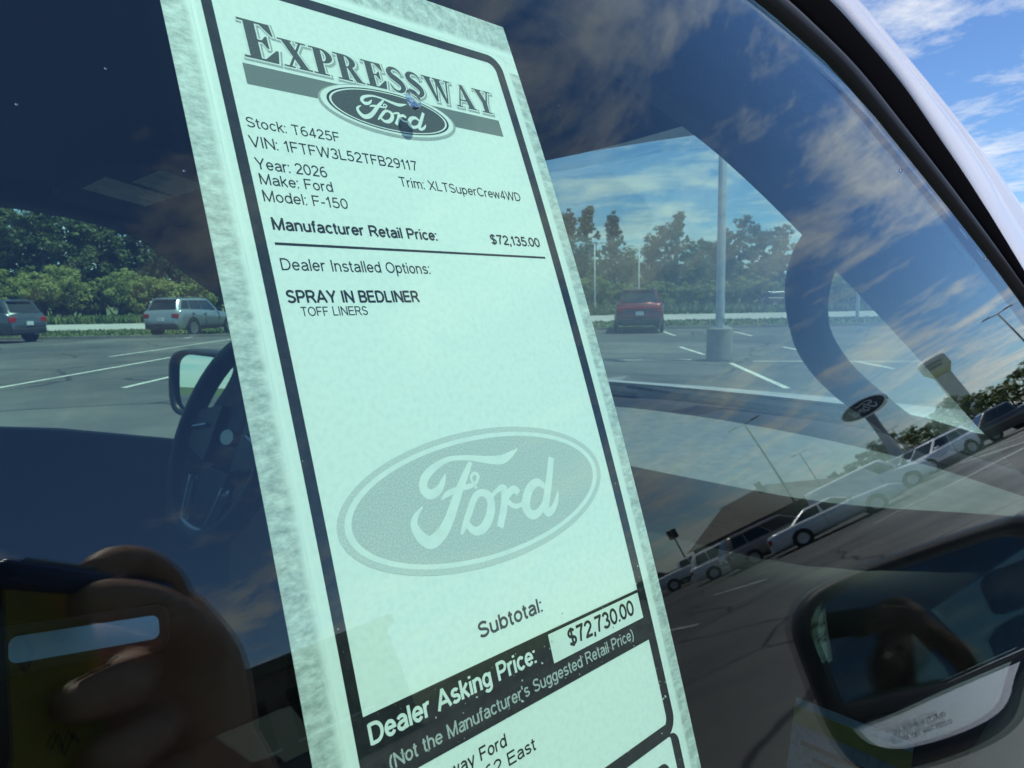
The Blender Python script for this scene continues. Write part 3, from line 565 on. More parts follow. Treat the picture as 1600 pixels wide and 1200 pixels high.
# ================================================================== DOOR GLASS GEOMETRY (curved about the truck's long axis)
G_C, G_PHI, G_R, S_X, S_S, S_ROT = 0.131596, 0.328831, 1.697988, 0.056751, 0.139431, -0.010547
GCY = math.cos(G_PHI) * (G_C + G_R); GCZ = CAMZ - math.sin(G_PHI) * (G_C + G_R)
TCY = 0.917                                    # truck centre line
def gy(z, off=0.0):                            # y of the passenger glass (print surface) at height z; off = outwards
    r = G_R + off; return GCY - math.sqrt(max(r * r - (z - GCZ) ** 2, 0))
def gn(z):
    s = (z - GCZ) / G_R; return Vector((0, -math.sqrt(1 - s * s), s))
def gpt(x, z, off=0.0):
    return Vector((x, gy(z), z)) + gn(z) * off
def S2W(u, v, lay=0.0):                        # sticker millimetres -> world, lay = lift towards the glass (mm)
    u *= 1e-3; v *= 1e-3; c, s = math.cos(S_ROT), math.sin(S_ROT)
    x = u * c - v * s + S_X; a = (u * s + v * c + S_S) / G_R + G_PHI; r = G_R + lay * 1e-3
    return Vector((x, GCY - r * math.cos(a), GCZ + r * math.sin(a)))

# ------------------------------------------------------------------ flat shapes (2-D, millimetres)
class Flat:
    def __init__(s): s.V = []; s.F = []; s.k = 0
    def poly(s, pts, bump=True):
        n = len(s.V); s.V += [(x, y, s.k) for x, y in pts]; s.F.append(tuple(range(n, n + len(pts))))
        if bump: s.k += 1
    def strip(s, A, B):
        n = len(s.V)
        for a, b in zip(A, B): s.V += [(a[0], a[1], s.k), (b[0], b[1], s.k)]
        for i in range(len(A) - 1): q = n + 2 * i; s.F.append((q, q + 1, q + 3, q + 2))
        s.k += 1
    def stroke(s, pts, wd, smooth=0):
        P = [(p[0], p[1], (p[2] if len(p) > 2 else wd)) for p in pts]
        if smooth: P = [tuple(v) for v in smoothpts(P, smooth)]
        q = [P[0]]
        for p in P[1:]:
            if math.hypot(p[0] - q[-1][0], p[1] - q[-1][1]) > 1e-5: q.append(p)
        P = q
        if not smooth:                       # sharp corners: separate overlapping strokes
            for i in range(1, len(P) - 1):
                a0 = math.atan2(P[i][1] - P[i - 1][1], P[i][0] - P[i - 1][0]); a1 = math.atan2(P[i + 1][1] - P[i][1], P[i + 1][0] - P[i][0])
                if abs((a1 - a0 + math.pi) % (2 * math.pi) - math.pi) > R_(42):
                    k = 0.42 * P[i][2]; e0 = (P[i][0] + math.cos(a0) * k, P[i][1] + math.sin(a0) * k, P[i][2]); e1_ = (P[i][0] - math.cos(a1) * k, P[i][1] - math.sin(a1) * k, P[i][2])
                    s.stroke(P[:i] + [e0], wd); s.stroke([e1_] + P[i + 1:], wd); return
        closed = len(P) > 3 and math.hypot(P[0][0] - P[-1][0], P[0][1] - P[-1][1]) < 1e-3
        A = []; B = []
        for i, (x, y, w_) in enumerate(P):
            def dr(a, b):
                d = math.hypot(b[0] - a[0], b[1] - a[1]); return ((b[0] - a[0]) / d, (b[1] - a[1]) / d)
            if closed: d0 = dr(P[i - 1], P[i]) if i > 0 else dr(P[-2], P[-1]); d1 = dr(P[i], P[i + 1]) if i < len(P) - 1 else dr(P[0], P[1])
            else: d0 = dr(P[max(i - 1, 0)], P[max(i, 1)]); d1 = dr(P[min(i, len(P) - 2)], P[min(i + 1, len(P) - 1)])
            n0 = (-d0[1], d0[0]); n1 = (-d1[1], d1[0]); mx_ = (n0[0] + n1[0], n0[1] + n1[1]); l2 = mx_[0] ** 2 + mx_[1] ** 2
            if l2 < 0.25: mx_ = n1; f = 1.0
            else: f = min(2.0 / l2, 1.6)
            A.append((x + mx_[0] * f * w_ / 2, y + mx_[1] * f * w_ / 2)); B.append((x - mx_[0] * f * w_ / 2, y - mx_[1] * f * w_ / 2))
        s.strip(A, B)
def fflat(fl, name, mt, parent, lay, dk=0.0006, xf=None):
    V = []; U = []
    for x, y, k in fl.V:
        if xf: x, y = xf(x, y)
        V.append(S2W(x, y, lay + k * dk)); U.append((x * 1e-3, y * 1e-3))
    return mk(name, V, fl.F, mt, parent, uv=U)
def arc(cx, cy, rx, ry, a0, a1, n=None):
    n = n or max(6, int(abs(a1 - a0) / 15)); return [(cx + rx * math.cos(R_(a0 + (a1 - a0) * i / n)), cy + ry * math.sin(R_(a0 + (a1 - a0) * i / n))) for i in range(n + 1)]
# stroke lettering: cap height 1; (width, strokes)
b_, C_, X_ = 0.06, 0.94, 0.68
def bowl(cx): return arc(cx, 0.37, 0.24, 0.31, 0, 360, 24)
GL = {
 ' ': (0.30, []), ':': (0.14, [[(0.07, 0.0), (0.07, 0.13)], [(0.07, 0.60), (0.07, 0.73)]]), '.': (0.14, [[(0.07, 0.0), (0.07, 0.13)]]), ',': (0.14, [[(0.08, 0.13), (0.08, 0.0), (0.03, -0.16)]]),
 '-': (0.34, [[(0.02, 0.37), (0.32, 0.37)]]), "'": (0.12, [[(0.06, 1.0), (0.06, 0.72)]]), '(': (0.28, [arc(0.45, 0.38, 0.38, 0.66, 118, 242)]), ')': (0.28, [arc(-0.17, 0.38, 0.38, 0.66, 62, -62)]),
 '$': (0.62, [arc(0.31, 0.72, 0.24, 0.22, 25, 270) + arc(0.31, 0.27, 0.26, 0.22, 90, -155)[1:], [(0.31, 1.06), (0.31, -0.08)]]),
 '0': (0.62, [arc(0.31, 0.5, 0.25, 0.44, 0, 360, 28)]), '1': (0.42, [[(0.06, 0.74), (0.20, 0.82), (0.28, 1.0)], [(0.28, 1.0), (0.28, 0)]]),
 '2': (0.62, [arc(0.31, 0.69, 0.24, 0.25, 170, -35) + [(0.20, 0.24), (0.08, b_), (0.58, b_)]]), '3': (0.62, [arc(0.29, 0.71, 0.22, 0.23, 160, -90) , arc(0.29, 0.26, 0.25, 0.22, 90, -160)]),
 '4': (0.62, [[(0.58, 0.25), (0.06, 0.25), (0.42, C_)], [(0.43, 1.0), (0.43, 0)]]), '5': (0.62, [[(0.53, C_), (0.16, C_), (0.10, 0.48)], [(0.10, 0.48)] + arc(0.30, 0.32, 0.26, 0.27, 130, -160)]),
 '6': (0.62, [arc(0.31, 0.31, 0.24, 0.26, 0, 360, 24), arc(0.40, 0.5, 0.33, 0.45, 75, 200)]), '7': (0.62, [[(0.05, C_), (0.56, C_), (0.36, 0.55), (0.24, 0)]]),
 '8': (0.62, [arc(0.31, 0.73, 0.20, 0.21, 0, 360, 24), arc(0.31, 0.27, 0.25, 0.23, 0, 360, 24)]), '9': (0.62, [arc(0.31, 0.69, 0.24, 0.26, 0, 360, 24), arc(0.22, 0.5, 0.33, 0.45, 20, -105)]),
 'A': (0.80, [[(0.03, 0), (0.38, C_), (0.42, C_), (0.77, 0)], [(0.16, 0.32), (0.64, 0.32)]]), 'B': (0.68, [[(0.08, 0), (0.08, 1.0)], [(0.08, C_), (0.38, C_)] + arc(0.38, 0.73, 0.20, 0.21, 80, -80) + [(0.08, 0.52)], [(0.08, 0.51), (0.40, 0.51)] + arc(0.40, 0.285, 0.22, 0.225, 80, -80) + [(0.08, b_)]]),
 'C': (0.76, [arc(0.41, 0.5, 0.34, 0.44, 38, 322, 26)]), 'D': (0.76, [[(0.08, 0), (0.08, 1.0)], [(0.08, C_), (0.34, C_)] + arc(0.34, 0.5, 0.35, 0.44, 85, -85) + [(0.08, b_)]]),
 'E': (0.68, [[(0.08, 0), (0.08, 1)], [(0.08, C_), (0.64, C_)], [(0.08, 0.52), (0.60, 0.52)], [(0.08, b_), (0.66, b_)]]), 'F': (0.62, [[(0.08, 0), (0.08, 1)], [(0.08, C_), (0.60, C_)], [(0.08, 0.5), (0.52, 0.5)]]),
 'I': (0.20, [[(0.10, 0), (0.10, 1)]]), 'L': (0.58, [[(0.08, 1), (0.08, 0)], [(0.08, b_), (0.56, b_)]]), 'M': (0.86, [[(0.08, 0), (0.08, 0.97), (0.43, 0.06), (0.78, 0.97), (0.78, 0)]]), 'N': (0.76, [[(0.08, 0), (0.08, 0.95), (0.68, 0.05), (0.68, 1)]]),
 'O': (0.82, [arc(0.41, 0.5, 0.35, 0.44, 0, 360, 28)]), 'P': (0.68, [[(0.08, 0), (0.08, 1)], [(0.08, C_), (0.38, C_)] + arc(0.38, 0.69, 0.23, 0.25, 80, -80) + [(0.08, 0.44)]]),
 'R': (0.74, [[(0.08, 0), (0.08, 1)], [(0.08, C_), (0.40, C_)] + arc(0.40, 0.71, 0.23, 0.23, 80, -80) + [(0.08, 0.48)], [(0.38, 0.48), (0.50, 0.36), (0.70, 0)]]), 'S': (0.68, [arc(0.34, 0.73, 0.25, 0.215, 20, 270) + arc(0.34, 0.275, 0.27, 0.215, 90, -158)[1:]]),
 'T': (0.66, [[(0.33, 0), (0.33, C_)], [(0.03, C_), (0.63, C_)]]), 'V': (0.74, [[(0.03, 1), (0.36, 0.05), (0.39, 0.05), (0.71, 1)]]), 'W': (1.04, [[(0.03, 1), (0.25, 0.05), (0.28, 0.05), (0.52, 0.95), (0.76, 0.05), (0.79, 0.05), (1.01, 1)]]),
 'X': (0.74, [[(0.04, 0), (0.69, 1)], [(0.05, 1), (0.70, 0)]]), 'Y': (0.74, [[(0.04, 1), (0.37, 0.42), (0.70, 1)], [(0.37, 0.45), (0.37, 0)]]),
 'a': (0.58, [arc(0.29, 0.48, 0.21, 0.20, 155, 0) + [(0.50, 0.1), (0.54, 0.0)], [(0.50, 0.44), (0.30, 0.40)] + arc(0.26, 0.22, 0.19, 0.17, 90, 300) + [(0.50, 0.22)]]), 'b': (0.58, [[(0.07, 0), (0.07, 1)], arc(0.30, 0.37, 0.22, 0.31, 0, 360, 22)]), 'c': (0.54, [arc(0.30, 0.37, 0.23, 0.31, 40, 320, 20)]),
 'd': (0.58, [[(0.51, 0), (0.51, 1)], arc(0.28, 0.37, 0.22, 0.31, 0, 360, 22)]), 'e': (0.58, [[(0.06, 0.38), (0.52, 0.38)] + arc(0.29, 0.37, 0.23, 0.31, 2, 325, 22)[0:]]), 'f': (0.30, [[(0.13, 0), (0.13, 0.78), (0.18, 0.92), (0.30, 0.94)], [(0.0, 0.68), (0.28, 0.68)]]),
 'g': (0.58, [[(0.51, 0.73), (0.51, 0.02)] + arc(0.29, 0.0, 0.22, 0.21, 0, -150), arc(0.28, 0.38, 0.22, 0.30, 0, 360, 22)]), 'h': (0.56, [[(0.07, 0), (0.07, 1)], [(0.07, 0.45)] + arc(0.28, 0.46, 0.20, 0.22, 170, 0) + [(0.48, 0)]]), 'i': (0.16, [[(0.08, 0), (0.08, 0.73)], [(0.08, 0.87), (0.08, 1.0)]]),
 'k': (0.52, [[(0.07, 0), (0.07, 1)], [(0.46, 0.73), (0.08, 0.32)], [(0.20, 0.42), (0.48, 0)]]), 'l': (0.16, [[(0.08, 0), (0.08, 1)]]), 'm': (0.86, [[(0.07, 0), (0.07, 0.73)], [(0.07, 0.45)] + arc(0.25, 0.48, 0.17, 0.20, 170, 0) + [(0.42, 0)], [(0.42, 0.45)] + arc(0.60, 0.48, 0.18, 0.20, 170, 0) + [(0.78, 0)]]),
 'n': (0.56, [[(0.07, 0), (0.07, 0.73)], [(0.07, 0.45)] + arc(0.28, 0.46, 0.20, 0.22, 170, 0) + [(0.48, 0)]]), 'o': (0.58, [arc(0.29, 0.37, 0.23, 0.31, 0, 360, 24)]), 'p': (0.58, [[(0.07, -0.28), (0.07, 0.73)], arc(0.30, 0.37, 0.22, 0.31, 0, 360, 22)]),
 'r': (0.36, [[(0.07, 0), (0.07, 0.73)], [(0.07, 0.45)] + arc(0.28, 0.44, 0.20, 0.24, 170, 70)]), 's': (0.52, [arc(0.26, 0.53, 0.18, 0.155, 25, 270) + arc(0.26, 0.215, 0.20, 0.16, 90, -155)[1:]]), 't': (0.30, [[(0.13, 0.92), (0.13, 0.18), (0.18, 0.06), (0.29, 0.05)], [(0.0, 0.68), (0.28, 0.68)]]),
 'u': (0.56, [[(0.07, 0.73), (0.07, 0.27)] + arc(0.27, 0.27, 0.20, 0.215, 180, 350), [(0.48, 0.73), (0.48, 0)]]), 'w': (0.76, [[(0.02, 0.73), (0.19, 0.04), (0.38, 0.70), (0.57, 0.04), (0.74, 0.73)]]), 'x': (0.52, [[(0.03, 0), (0.48, 0.73)], [(0.04, 0.73), (0.49, 0)]]), 'H': (0.74, [[(0.08, 0), (0.08, 1)], [(0.66, 0), (0.66, 1)], [(0.08, 0.52), (0.66, 0.52)]]), 'J': (0.52, [[(0.43, 1), (0.43, 0.3)] + arc(0.24, 0.29, 0.19, 0.23, 0, -175)]), 'y': (0.52, [[(0.03, 0.73), (0.26, 0.05)], [(0.50, 0.73), (0.22, -0.16), (0.14, -0.24), (0.03, -0.23)]])}
def text_flat(body, u0, u1, vbase, cap, bold=False, weight=None, clip=None):
    wd = weight or (0.185 if bold else 0.118); gap = 0.07 if not bold else 0.075; x = 0; gl = []
    for ch in body:
        gwid, st = GL[ch]; gl.append((x, st)); x += gwid + gap
    tot = x - gap; sx = (u1 - u0) / tot; fl = Flat()
    for x0, st in gl:
        for s_ in st:
            # offset in true millimetres so stroke weight stays even
            fl.stroke([(u0 + (x0 + q[0]) * sx, vbase + q[1] * cap) for q in s_], wd * cap)
    if clip is not None:
        fl.F = [f_ for f_ in fl.F if min(fl.V[i][0] for i in f_) > clip]
    return fl
FORD = [[(11.96, 9.47, 0.32), (9.62, 8.51, 1.38), (5.91, 7.61, 2.28), (1.04, 8.39, 1.82), (-4.34, 9.7, 1.27), (-9.71, 10.21, 1.23), (-13.97, 9.19, 1.66), (-17.32, 7.24, 2.07), (-18.35, 4.93, 2.23), (-16.86, 3.32, 2.24), (-14.36, 3.97, 1.83), (-12.72, 5.57, 1.29), (-11.68, 7.01, 0.37)], [(-3.65, 8.57, 1.08), (-5.57, 6.46, 1.65), (-8.86, 2.71, 2.17), (-11.42, -0.62, 2.41), (-13.45, -3.14, 2.55), (-16.21, -5.62, 2.86), (-19.56, -6.75, 2.88), (-21.8, -4.94, 2.5), (-22.72, -2.32, 1.89), (-21.86, -0.5, 1.3), (-19.65, 1.16, 0.35)], [(-14.23, 1.63, 0.46), (-12.4, 2.54, 1.29), (-9.02, 3.09, 1.32), (-5.41, 3.15, 1.16), (-3.4, 3.66, 0.88), (-2.44, 4.95, 0.89), (-3.32, 5.85, 0.78), (-4.57, 5.06, 0.68), (-4.32, 3.61, 0.68), (-3.59, 2.24, 0.49)], [(-10.91, -6.97, 0.65), (-9.13, -4.93, 1.59), (-6.97, -2.18, 1.81), (-4.87, 0.21, 1.74), (-2.8, 1.03, 1.66), (-0.65, -0.09, 2.18), (-0.48, -2.43, 2.37), (-2.01, -5.19, 2.44), (-4.46, -7.04, 2.3), (-7.01, -7.11, 1.89), (-8.67, -5.24, 1.59)], [(-0.25, -0.7, 0.99), (1.87, 0.45, 1.11), (3.84, 0.98, 1.53), (4.61, 0.15, 2.04), (3.44, -3.23, 2.12), (1.85, -6.02, 2.1), (0.66, -7.97, 1.98)], [(3.57, -2.81, 1.32), (5.74, -0.75, 1.75), (7.81, -0.09, 1.87), (8.85, -1.35, 1.78)], [(4.85, -2.61, 1.33), (6.54, -4.09, 1.24), (9.02, -4.14, 1.04), (11.17, -3.42, 0.95)], [(18.33, -1.74, 1.22), (16.25, 0.07, 1.97), (13.39, -0.58, 2.37), (11.13, -2.95, 2.65), (10.29, -5.55, 2.63), (11.82, -7.35, 2.33), (14.58, -6.91, 1.83), (17.94, -4.29, 1.21)], [(22.93, 5.46, 1.94), (20.68, 0.95, 2.13), (18.37, -3.42, 2.32), (16.81, -6.43, 2.4), (17.27, -7.85, 2.18), (19.4, -7.2, 1.66), (21.19, -5.41, 1.34), (22.35, -3.47, 0.45)]]
def script_flat(cx, cy, sx, sy):
    fl = Flat()
    for s_ in FORD: fl.stroke([(cx + a * sx, cy + b * sy, c * (sx + sy) / 2) for a, b, c in s_], 1, 5)
    return fl
def ellipse(cx, cy, rx, ry, n=72): return [(cx + rx * math.cos(2 * math.pi * k / n), cy + ry * math.sin(2 * math.pi * k / n)) for k in range(n)]
def ell_fill(cx, cy, rx, ry):            # disc as rings of quads so it follows the curved pane
    fl = Flat(); n = 72; fr = (0.02, 0.25, 0.5, 0.75, 1.0)
    for a, b in zip(fr, fr[1:]):
        A = ellipse(cx, cy, rx * a, ry * a, n); B = ellipse(cx, cy, rx * b, ry * b, n); fl.strip(A + A[:1], B + B[:1]); fl.k -= 1
    return fl
def ell_ring(cx, cy, r0x, r0y, r1x, r1y):
    fl = Flat(); A = ellipse(cx, cy, r0x, r0y); B = ellipse(cx, cy, r1x, r1y); fl.strip(A + A[:1], B + B[:1]); return fl
# ------------------------------------------------------------------ print materials
def printmat(name, col, col2, sc_, lo, hi, specks=False):
    X = bpy.data.materials.new(name); X.use_nodes = True; t = X.node_tree; L = t.links.new; b = t.nodes['Principled BSDF']; b.inputs['Roughness'].default_value = 0.75; b.inputs['Specular IOR Level'].default_value = 0.25
    co = t.nodes.new('ShaderNodeTexCoord'); n = t.nodes.new('ShaderNodeTexNoise'); n.inputs['Scale'].default_value = sc_; n.inputs['Detail'].default_value = 5; L(co.outputs['UV'], n.inputs[0])
    r = t.nodes.new('ShaderNodeValToRGB'); r.color_ramp.elements[0].position = lo; r.color_ramp.elements[1].position = hi; r.color_ramp.elements[0].color = (*col, 1); r.color_ramp.elements[1].color = (*col2, 1)
    L(n.outputs[0], r.inputs[0]); last = r.outputs[0]
    if specks:
        n2 = t.nodes.new('ShaderNodeTexNoise'); n2.inputs['Scale'].default_value = 900; n2.inputs['Detail'].default_value = 3; L(co.outputs['UV'], n2.inputs[0])
        n3 = t.nodes.new('ShaderNodeTexNoise'); n3.inputs['Scale'].default_value = 90; n3.inputs['Detail'].default_value = 2; L(co.outputs['UV'], n3.inputs[0])
        sp = t.nodes.new('ShaderNodeSeparateXYZ'); L(co.outputs['UV'], sp.inputs[0])
        mr = t.nodes.new('ShaderNodeMapRange'); L(sp.outputs[1], mr.inputs[0]); mr.inputs[1].default_value = -0.10; mr.inputs[2].default_value = -0.20; mr.inputs[3].default_value = 0.0; mr.inputs[4].default_value = 0.11
        ad = t.nodes.new('ShaderNodeMath'); ad.operation = 'MULTIPLY_ADD'; L(n3.outputs[0], ad.inputs[0]); ad.inputs[1].default_value = 0.30; L(n2.outputs[0], ad.inputs[2])
        a2 = t.nodes.new('ShaderNodeMath'); L(ad.outputs[0], a2.inputs[0]); L(mr.outputs[0], a2.inputs[1])
        g = t.nodes.new('ShaderNodeMath'); g.operation = 'GREATER_THAN'; L(a2.outputs[0], g.inputs[0]); g.inputs[1].default_value = 0.95
        mxn = t.nodes.new('ShaderNodeMix'); mxn.data_type = 'RGBA'; L(g.outputs[0], mxn.inputs[0]); L(last, mxn.inputs[6]); mxn.inputs[7].default_value = (0.6, 0.6, 0.6, 1); last = mxn.outputs[2]
    L(last, b.inputs['Base Color']); return X
M['paper'] = printmat('sticker_paper', (0.80, 0.81, 0.80), (0.74, 0.755, 0.745), 700, 0.42, 0.68)
M['ink'] = printmat('black_toner', (0.012, 0.012, 0.016), (0.020, 0.020, 0.024), 300, 0.4, 0.6)
M['ink_worn'] = printmat('worn_black_toner', (0.010, 0.010, 0.014), (0.018, 0.018, 0.022), 300, 0.4, 0.6, True)
M['ink_grey'] = printmat('halftone_dark', (0.055, 0.058, 0.062), (0.12, 0.12, 0.12), 3800, 0.45, 0.62)
M['ink_bar'] = printmat('halftone_bar', (0.15, 0.16, 0.16), (0.20, 0.21, 0.21), 3800, 0.42, 0.6)
M['ink_mid'] = printmat('halftone_mid', (0.30, 0.31, 0.31), (0.45, 0.46, 0.46), 3000, 0.4, 0.62)
M['ink_pale'] = printmat('halftone_pale', (0.47, 0.48, 0.48), (0.60, 0.61, 0.61), 2600, 0.40, 0.62)
M['ink_ring'] = printmat('halftone_ring', (0.53, 0.54, 0.54), (0.64, 0.65, 0.65), 2600, 0.40, 0.62)
M['ink_white'] = printmat('unprinted_paper', (0.78, 0.79, 0.78), (0.72, 0.74, 0.73), 260, 0.42, 0.68)
M['ink_lightgrey'] = printmat('unprinted_grey', (0.50, 0.51, 0.51), (0.30, 0.31, 0.31), 2600, 0.42, 0.66)
def stripmat(name, axis, e0, e1):
    """mottled adhesive band, ragged towards the sheet: axis 0 = u, 1 = v; full at e0, gone at e1 (metres)"""
    X = bpy.data.materials.new(name); X.use_nodes = True; t = X.node_tree; L = t.links.new; b = t.nodes['Principled BSDF']; b.inputs['Roughness'].default_value = 0.6
    co = t.nodes.new('ShaderNodeTexCoord'); sp = t.nodes.new('ShaderNodeSeparateXYZ'); L(co.outputs['UV'], sp.inputs[0])
    mp_ = t.nodes.new('ShaderNodeMapping'); mp_.inputs['Scale'].default_value = (0.8, 1.6, 1) if axis == 0 else (1.2, 1, 1); L(co.outputs['UV'], mp_.inputs[0])
    n = t.nodes.new('ShaderNodeTexNoise'); n.inputs['Scale'].default_value = 900; n.inputs['Detail'].default_value = 6; n.inputs['Roughness'].default_value = 0.7; n.inputs['Distortion'].default_value = 0.4; L(mp_.outputs[0], n.inputs[0])
    n4 = t.nodes.new('ShaderNodeTexNoise'); n4.inputs['Scale'].default_value = 300; n4.inputs['Detail'].default_value = 3; L(mp_.outputs[0], n4.inputs[0])
    r = t.nodes.new('ShaderNodeValToRGB'); r.color_ramp.elements[0].position = 0.34; r.color_ramp.elements[1].position = 0.68; r.color_ramp.elements[0].color = (0.26, 0.28, 0.28, 1); r.color_ramp.elements[1].color = (0.72, 0.74, 0.73, 1)
    av = t.nodes.new('ShaderNodeMath'); av.operation = 'MULTIPLY_ADD'; L(n4.outputs[0], av.inputs[0]); av.inputs[1].default_value = 0.55
    hv = t.nodes.new('ShaderNodeMath'); hv.operation = 'MULTIPLY'; L(n.outputs[0], hv.inputs[0]); hv.inputs[1].default_value = 0.5; L(hv.outputs[0], av.inputs[2]); L(av.outputs[0], r.inputs[0])
    mr = t.nodes.new('ShaderNodeMapRange'); L(sp.outputs[axis], mr.inputs[0]); mr.inputs[1].default_value = e0; mr.inputs[2].default_value = e1; mr.inputs[3].default_value = 1.35; mr.inputs[4].default_value = -0.35; mr.clamp = True
    ad = t.nodes.new('ShaderNodeMath'); ad.operation = 'MULTIPLY_ADD'; L(n.outputs[0], ad.inputs[0]); ad.inputs[1].default_value = 1.6; ad.inputs[2].default_value = -0.8
    a2 = t.nodes.new('ShaderNodeMath'); L(ad.outputs[0], a2.inputs[0]); L(mr.outputs[0], a2.inputs[1]); a2.use_clamp = True
    mxn = t.nodes.new('ShaderNodeMix'); mxn.data_type = 'RGBA'; L(a2.outputs[0], mxn.inputs[0]); mxn.inputs[6].default_value = (0.80, 0.81, 0.80, 1); L(r.outputs[0], mxn.inputs[7]); L(mxn.outputs[2], b.inputs['Base Color']); return X

# ================================================================== PRICE STICKER
stk = thing('price_sticker', 'tall dealer price sheet with black border, stuck inside the side window', 'sticker', S2W(54, -279))
def grid_rect(u0, u1, v0, v1, nu, nv):
    fl = Flat(); us = [u0 + (u1 - u0) * i / nu for i in range(nu + 1)]; vs = [v0 + (v1 - v0) * j / nv for j in range(nv + 1)]
    for v in vs: fl.V += [(u, v, 0) for u in us]
    for j in range(nv):
        for i in range(nu): k = j * (nu + 1) + i; fl.F.append((k, k + nu + 1, k + nu + 2, k + 1))
    return fl
# the sheet itself, 0.12 mm thick
V = []; U = []; F = []; vs = [-279 * j / 46 for j in range(47)]
for v in vs:
    for u, l in ((0, 0), (108, 0), (108, -0.12), (0, -0.12)): V.append(S2W(u, v, l)); U.append((u * 1e-3, v * 1e-3))
for j in range(46):
    for i in range(4): a = j * 4 + i; b = j * 4 + (i + 1) % 4; F.append((a, b, b + 4, a + 4))
F += [(3, 2, 1, 0), (184, 185, 186, 187)]
recalc(mk('paper', V, F, M['paper'], stk, uv=U))
fflat(grid_rect(0.0, 7.4, 0, -279, 3, 46), 'adhesive_strip', stripmat('adhesive_left', 0, 0.0042, 0.0068), stk, 0.02)
fflat(grid_rect(102.6, 108, -18, -279, 3, 46), 'adhesive_strip', stripmat('adhesive_right', 0, 0.1046, 0.1032), stk, 0.02)
fflat(grid_rect(7.6, 108, 0, -12.4, 20, 4), 'adhesive_strip', stripmat('adhesive_top', 1, -0.0085, -0.0115), stk, 0.024)
# faint crease lines beside the strips
for u_ in (6.3, 103.3):
    fl = Flat(); fl.strip([(u_, v) for v in vs[2:]], [(u_ + 0.22, v) for v in vs[2:]]); fflat(fl, 'crease', M['ink_white'], stk, 0.05)
fl = Flat(); fl.stroke([(101.5, -12.5), (104.0, -14.2), (108.0, -15.2)], 0.35); fflat(fl, 'crease', M['ink_white'], stk, 0.05)
# border
def rr_outline(u0, u1, v0, v1, r, n=8):
    return arc(u1 - r, v0 - r, r, r, 90, 0, n) + arc(u1 - r, v1 + r, r, r, 0, -90, n) + arc(u0 + r, v1 + r, r, r, -90, -180, n) + arc(u0 + r, v0 - r, r, r, 180, 90, n)
def densify(P, st=6.0):
    o = []
    for a, b in zip(P, P[1:] + P[:1]):
        n = max(1, int(math.hypot(b[0] - a[0], b[1] - a[1]) / st)); o += [(a[0] + (b[0] - a[0]) * i / n, a[1] + (b[1] - a[1]) * i / n) for i in range(n)]
    return o
def frame_flat(u0, u1, v0, v1, r, wl, wr_, wt, wb_):
    A = rr_outline(u0, u1, v0, v1, r); B = rr_outline(u0 + wl, u1 - wr_, v0 - wt, v1 + wb_, max(r - 2.2, 0.3)); fl = Flat(); P = []
    for i in range(len(A)):
        a0, a1, b0, b1 = A[i], A[(i + 1) % len(A)], B[i], B[(i + 1) % len(A)]; n = max(1, int(math.hypot(a1[0] - a0[0], a1[1] - a0[1]) / 6))
        for k in range(n): f_ = k / n; P.append(((a0[0] + (a1[0] - a0[0]) * f_, a0[1] + (a1[1] - a0[1]) * f_), (b0[0] + (b1[0] - b0[0]) * f_, b0[1] + (b1[1] - b0[1]) * f_)))
    P.append(P[0]); fl.strip([p[0] for p in P], [p[1] for p in P]); return fl
fflat(frame_flat(8.9, 101.2, -13.4, -214.0 - 3, 5.2, 2.5, 3.2, 3.0, 2.6), 'printed_border', M['ink_worn'], stk, 0.03)
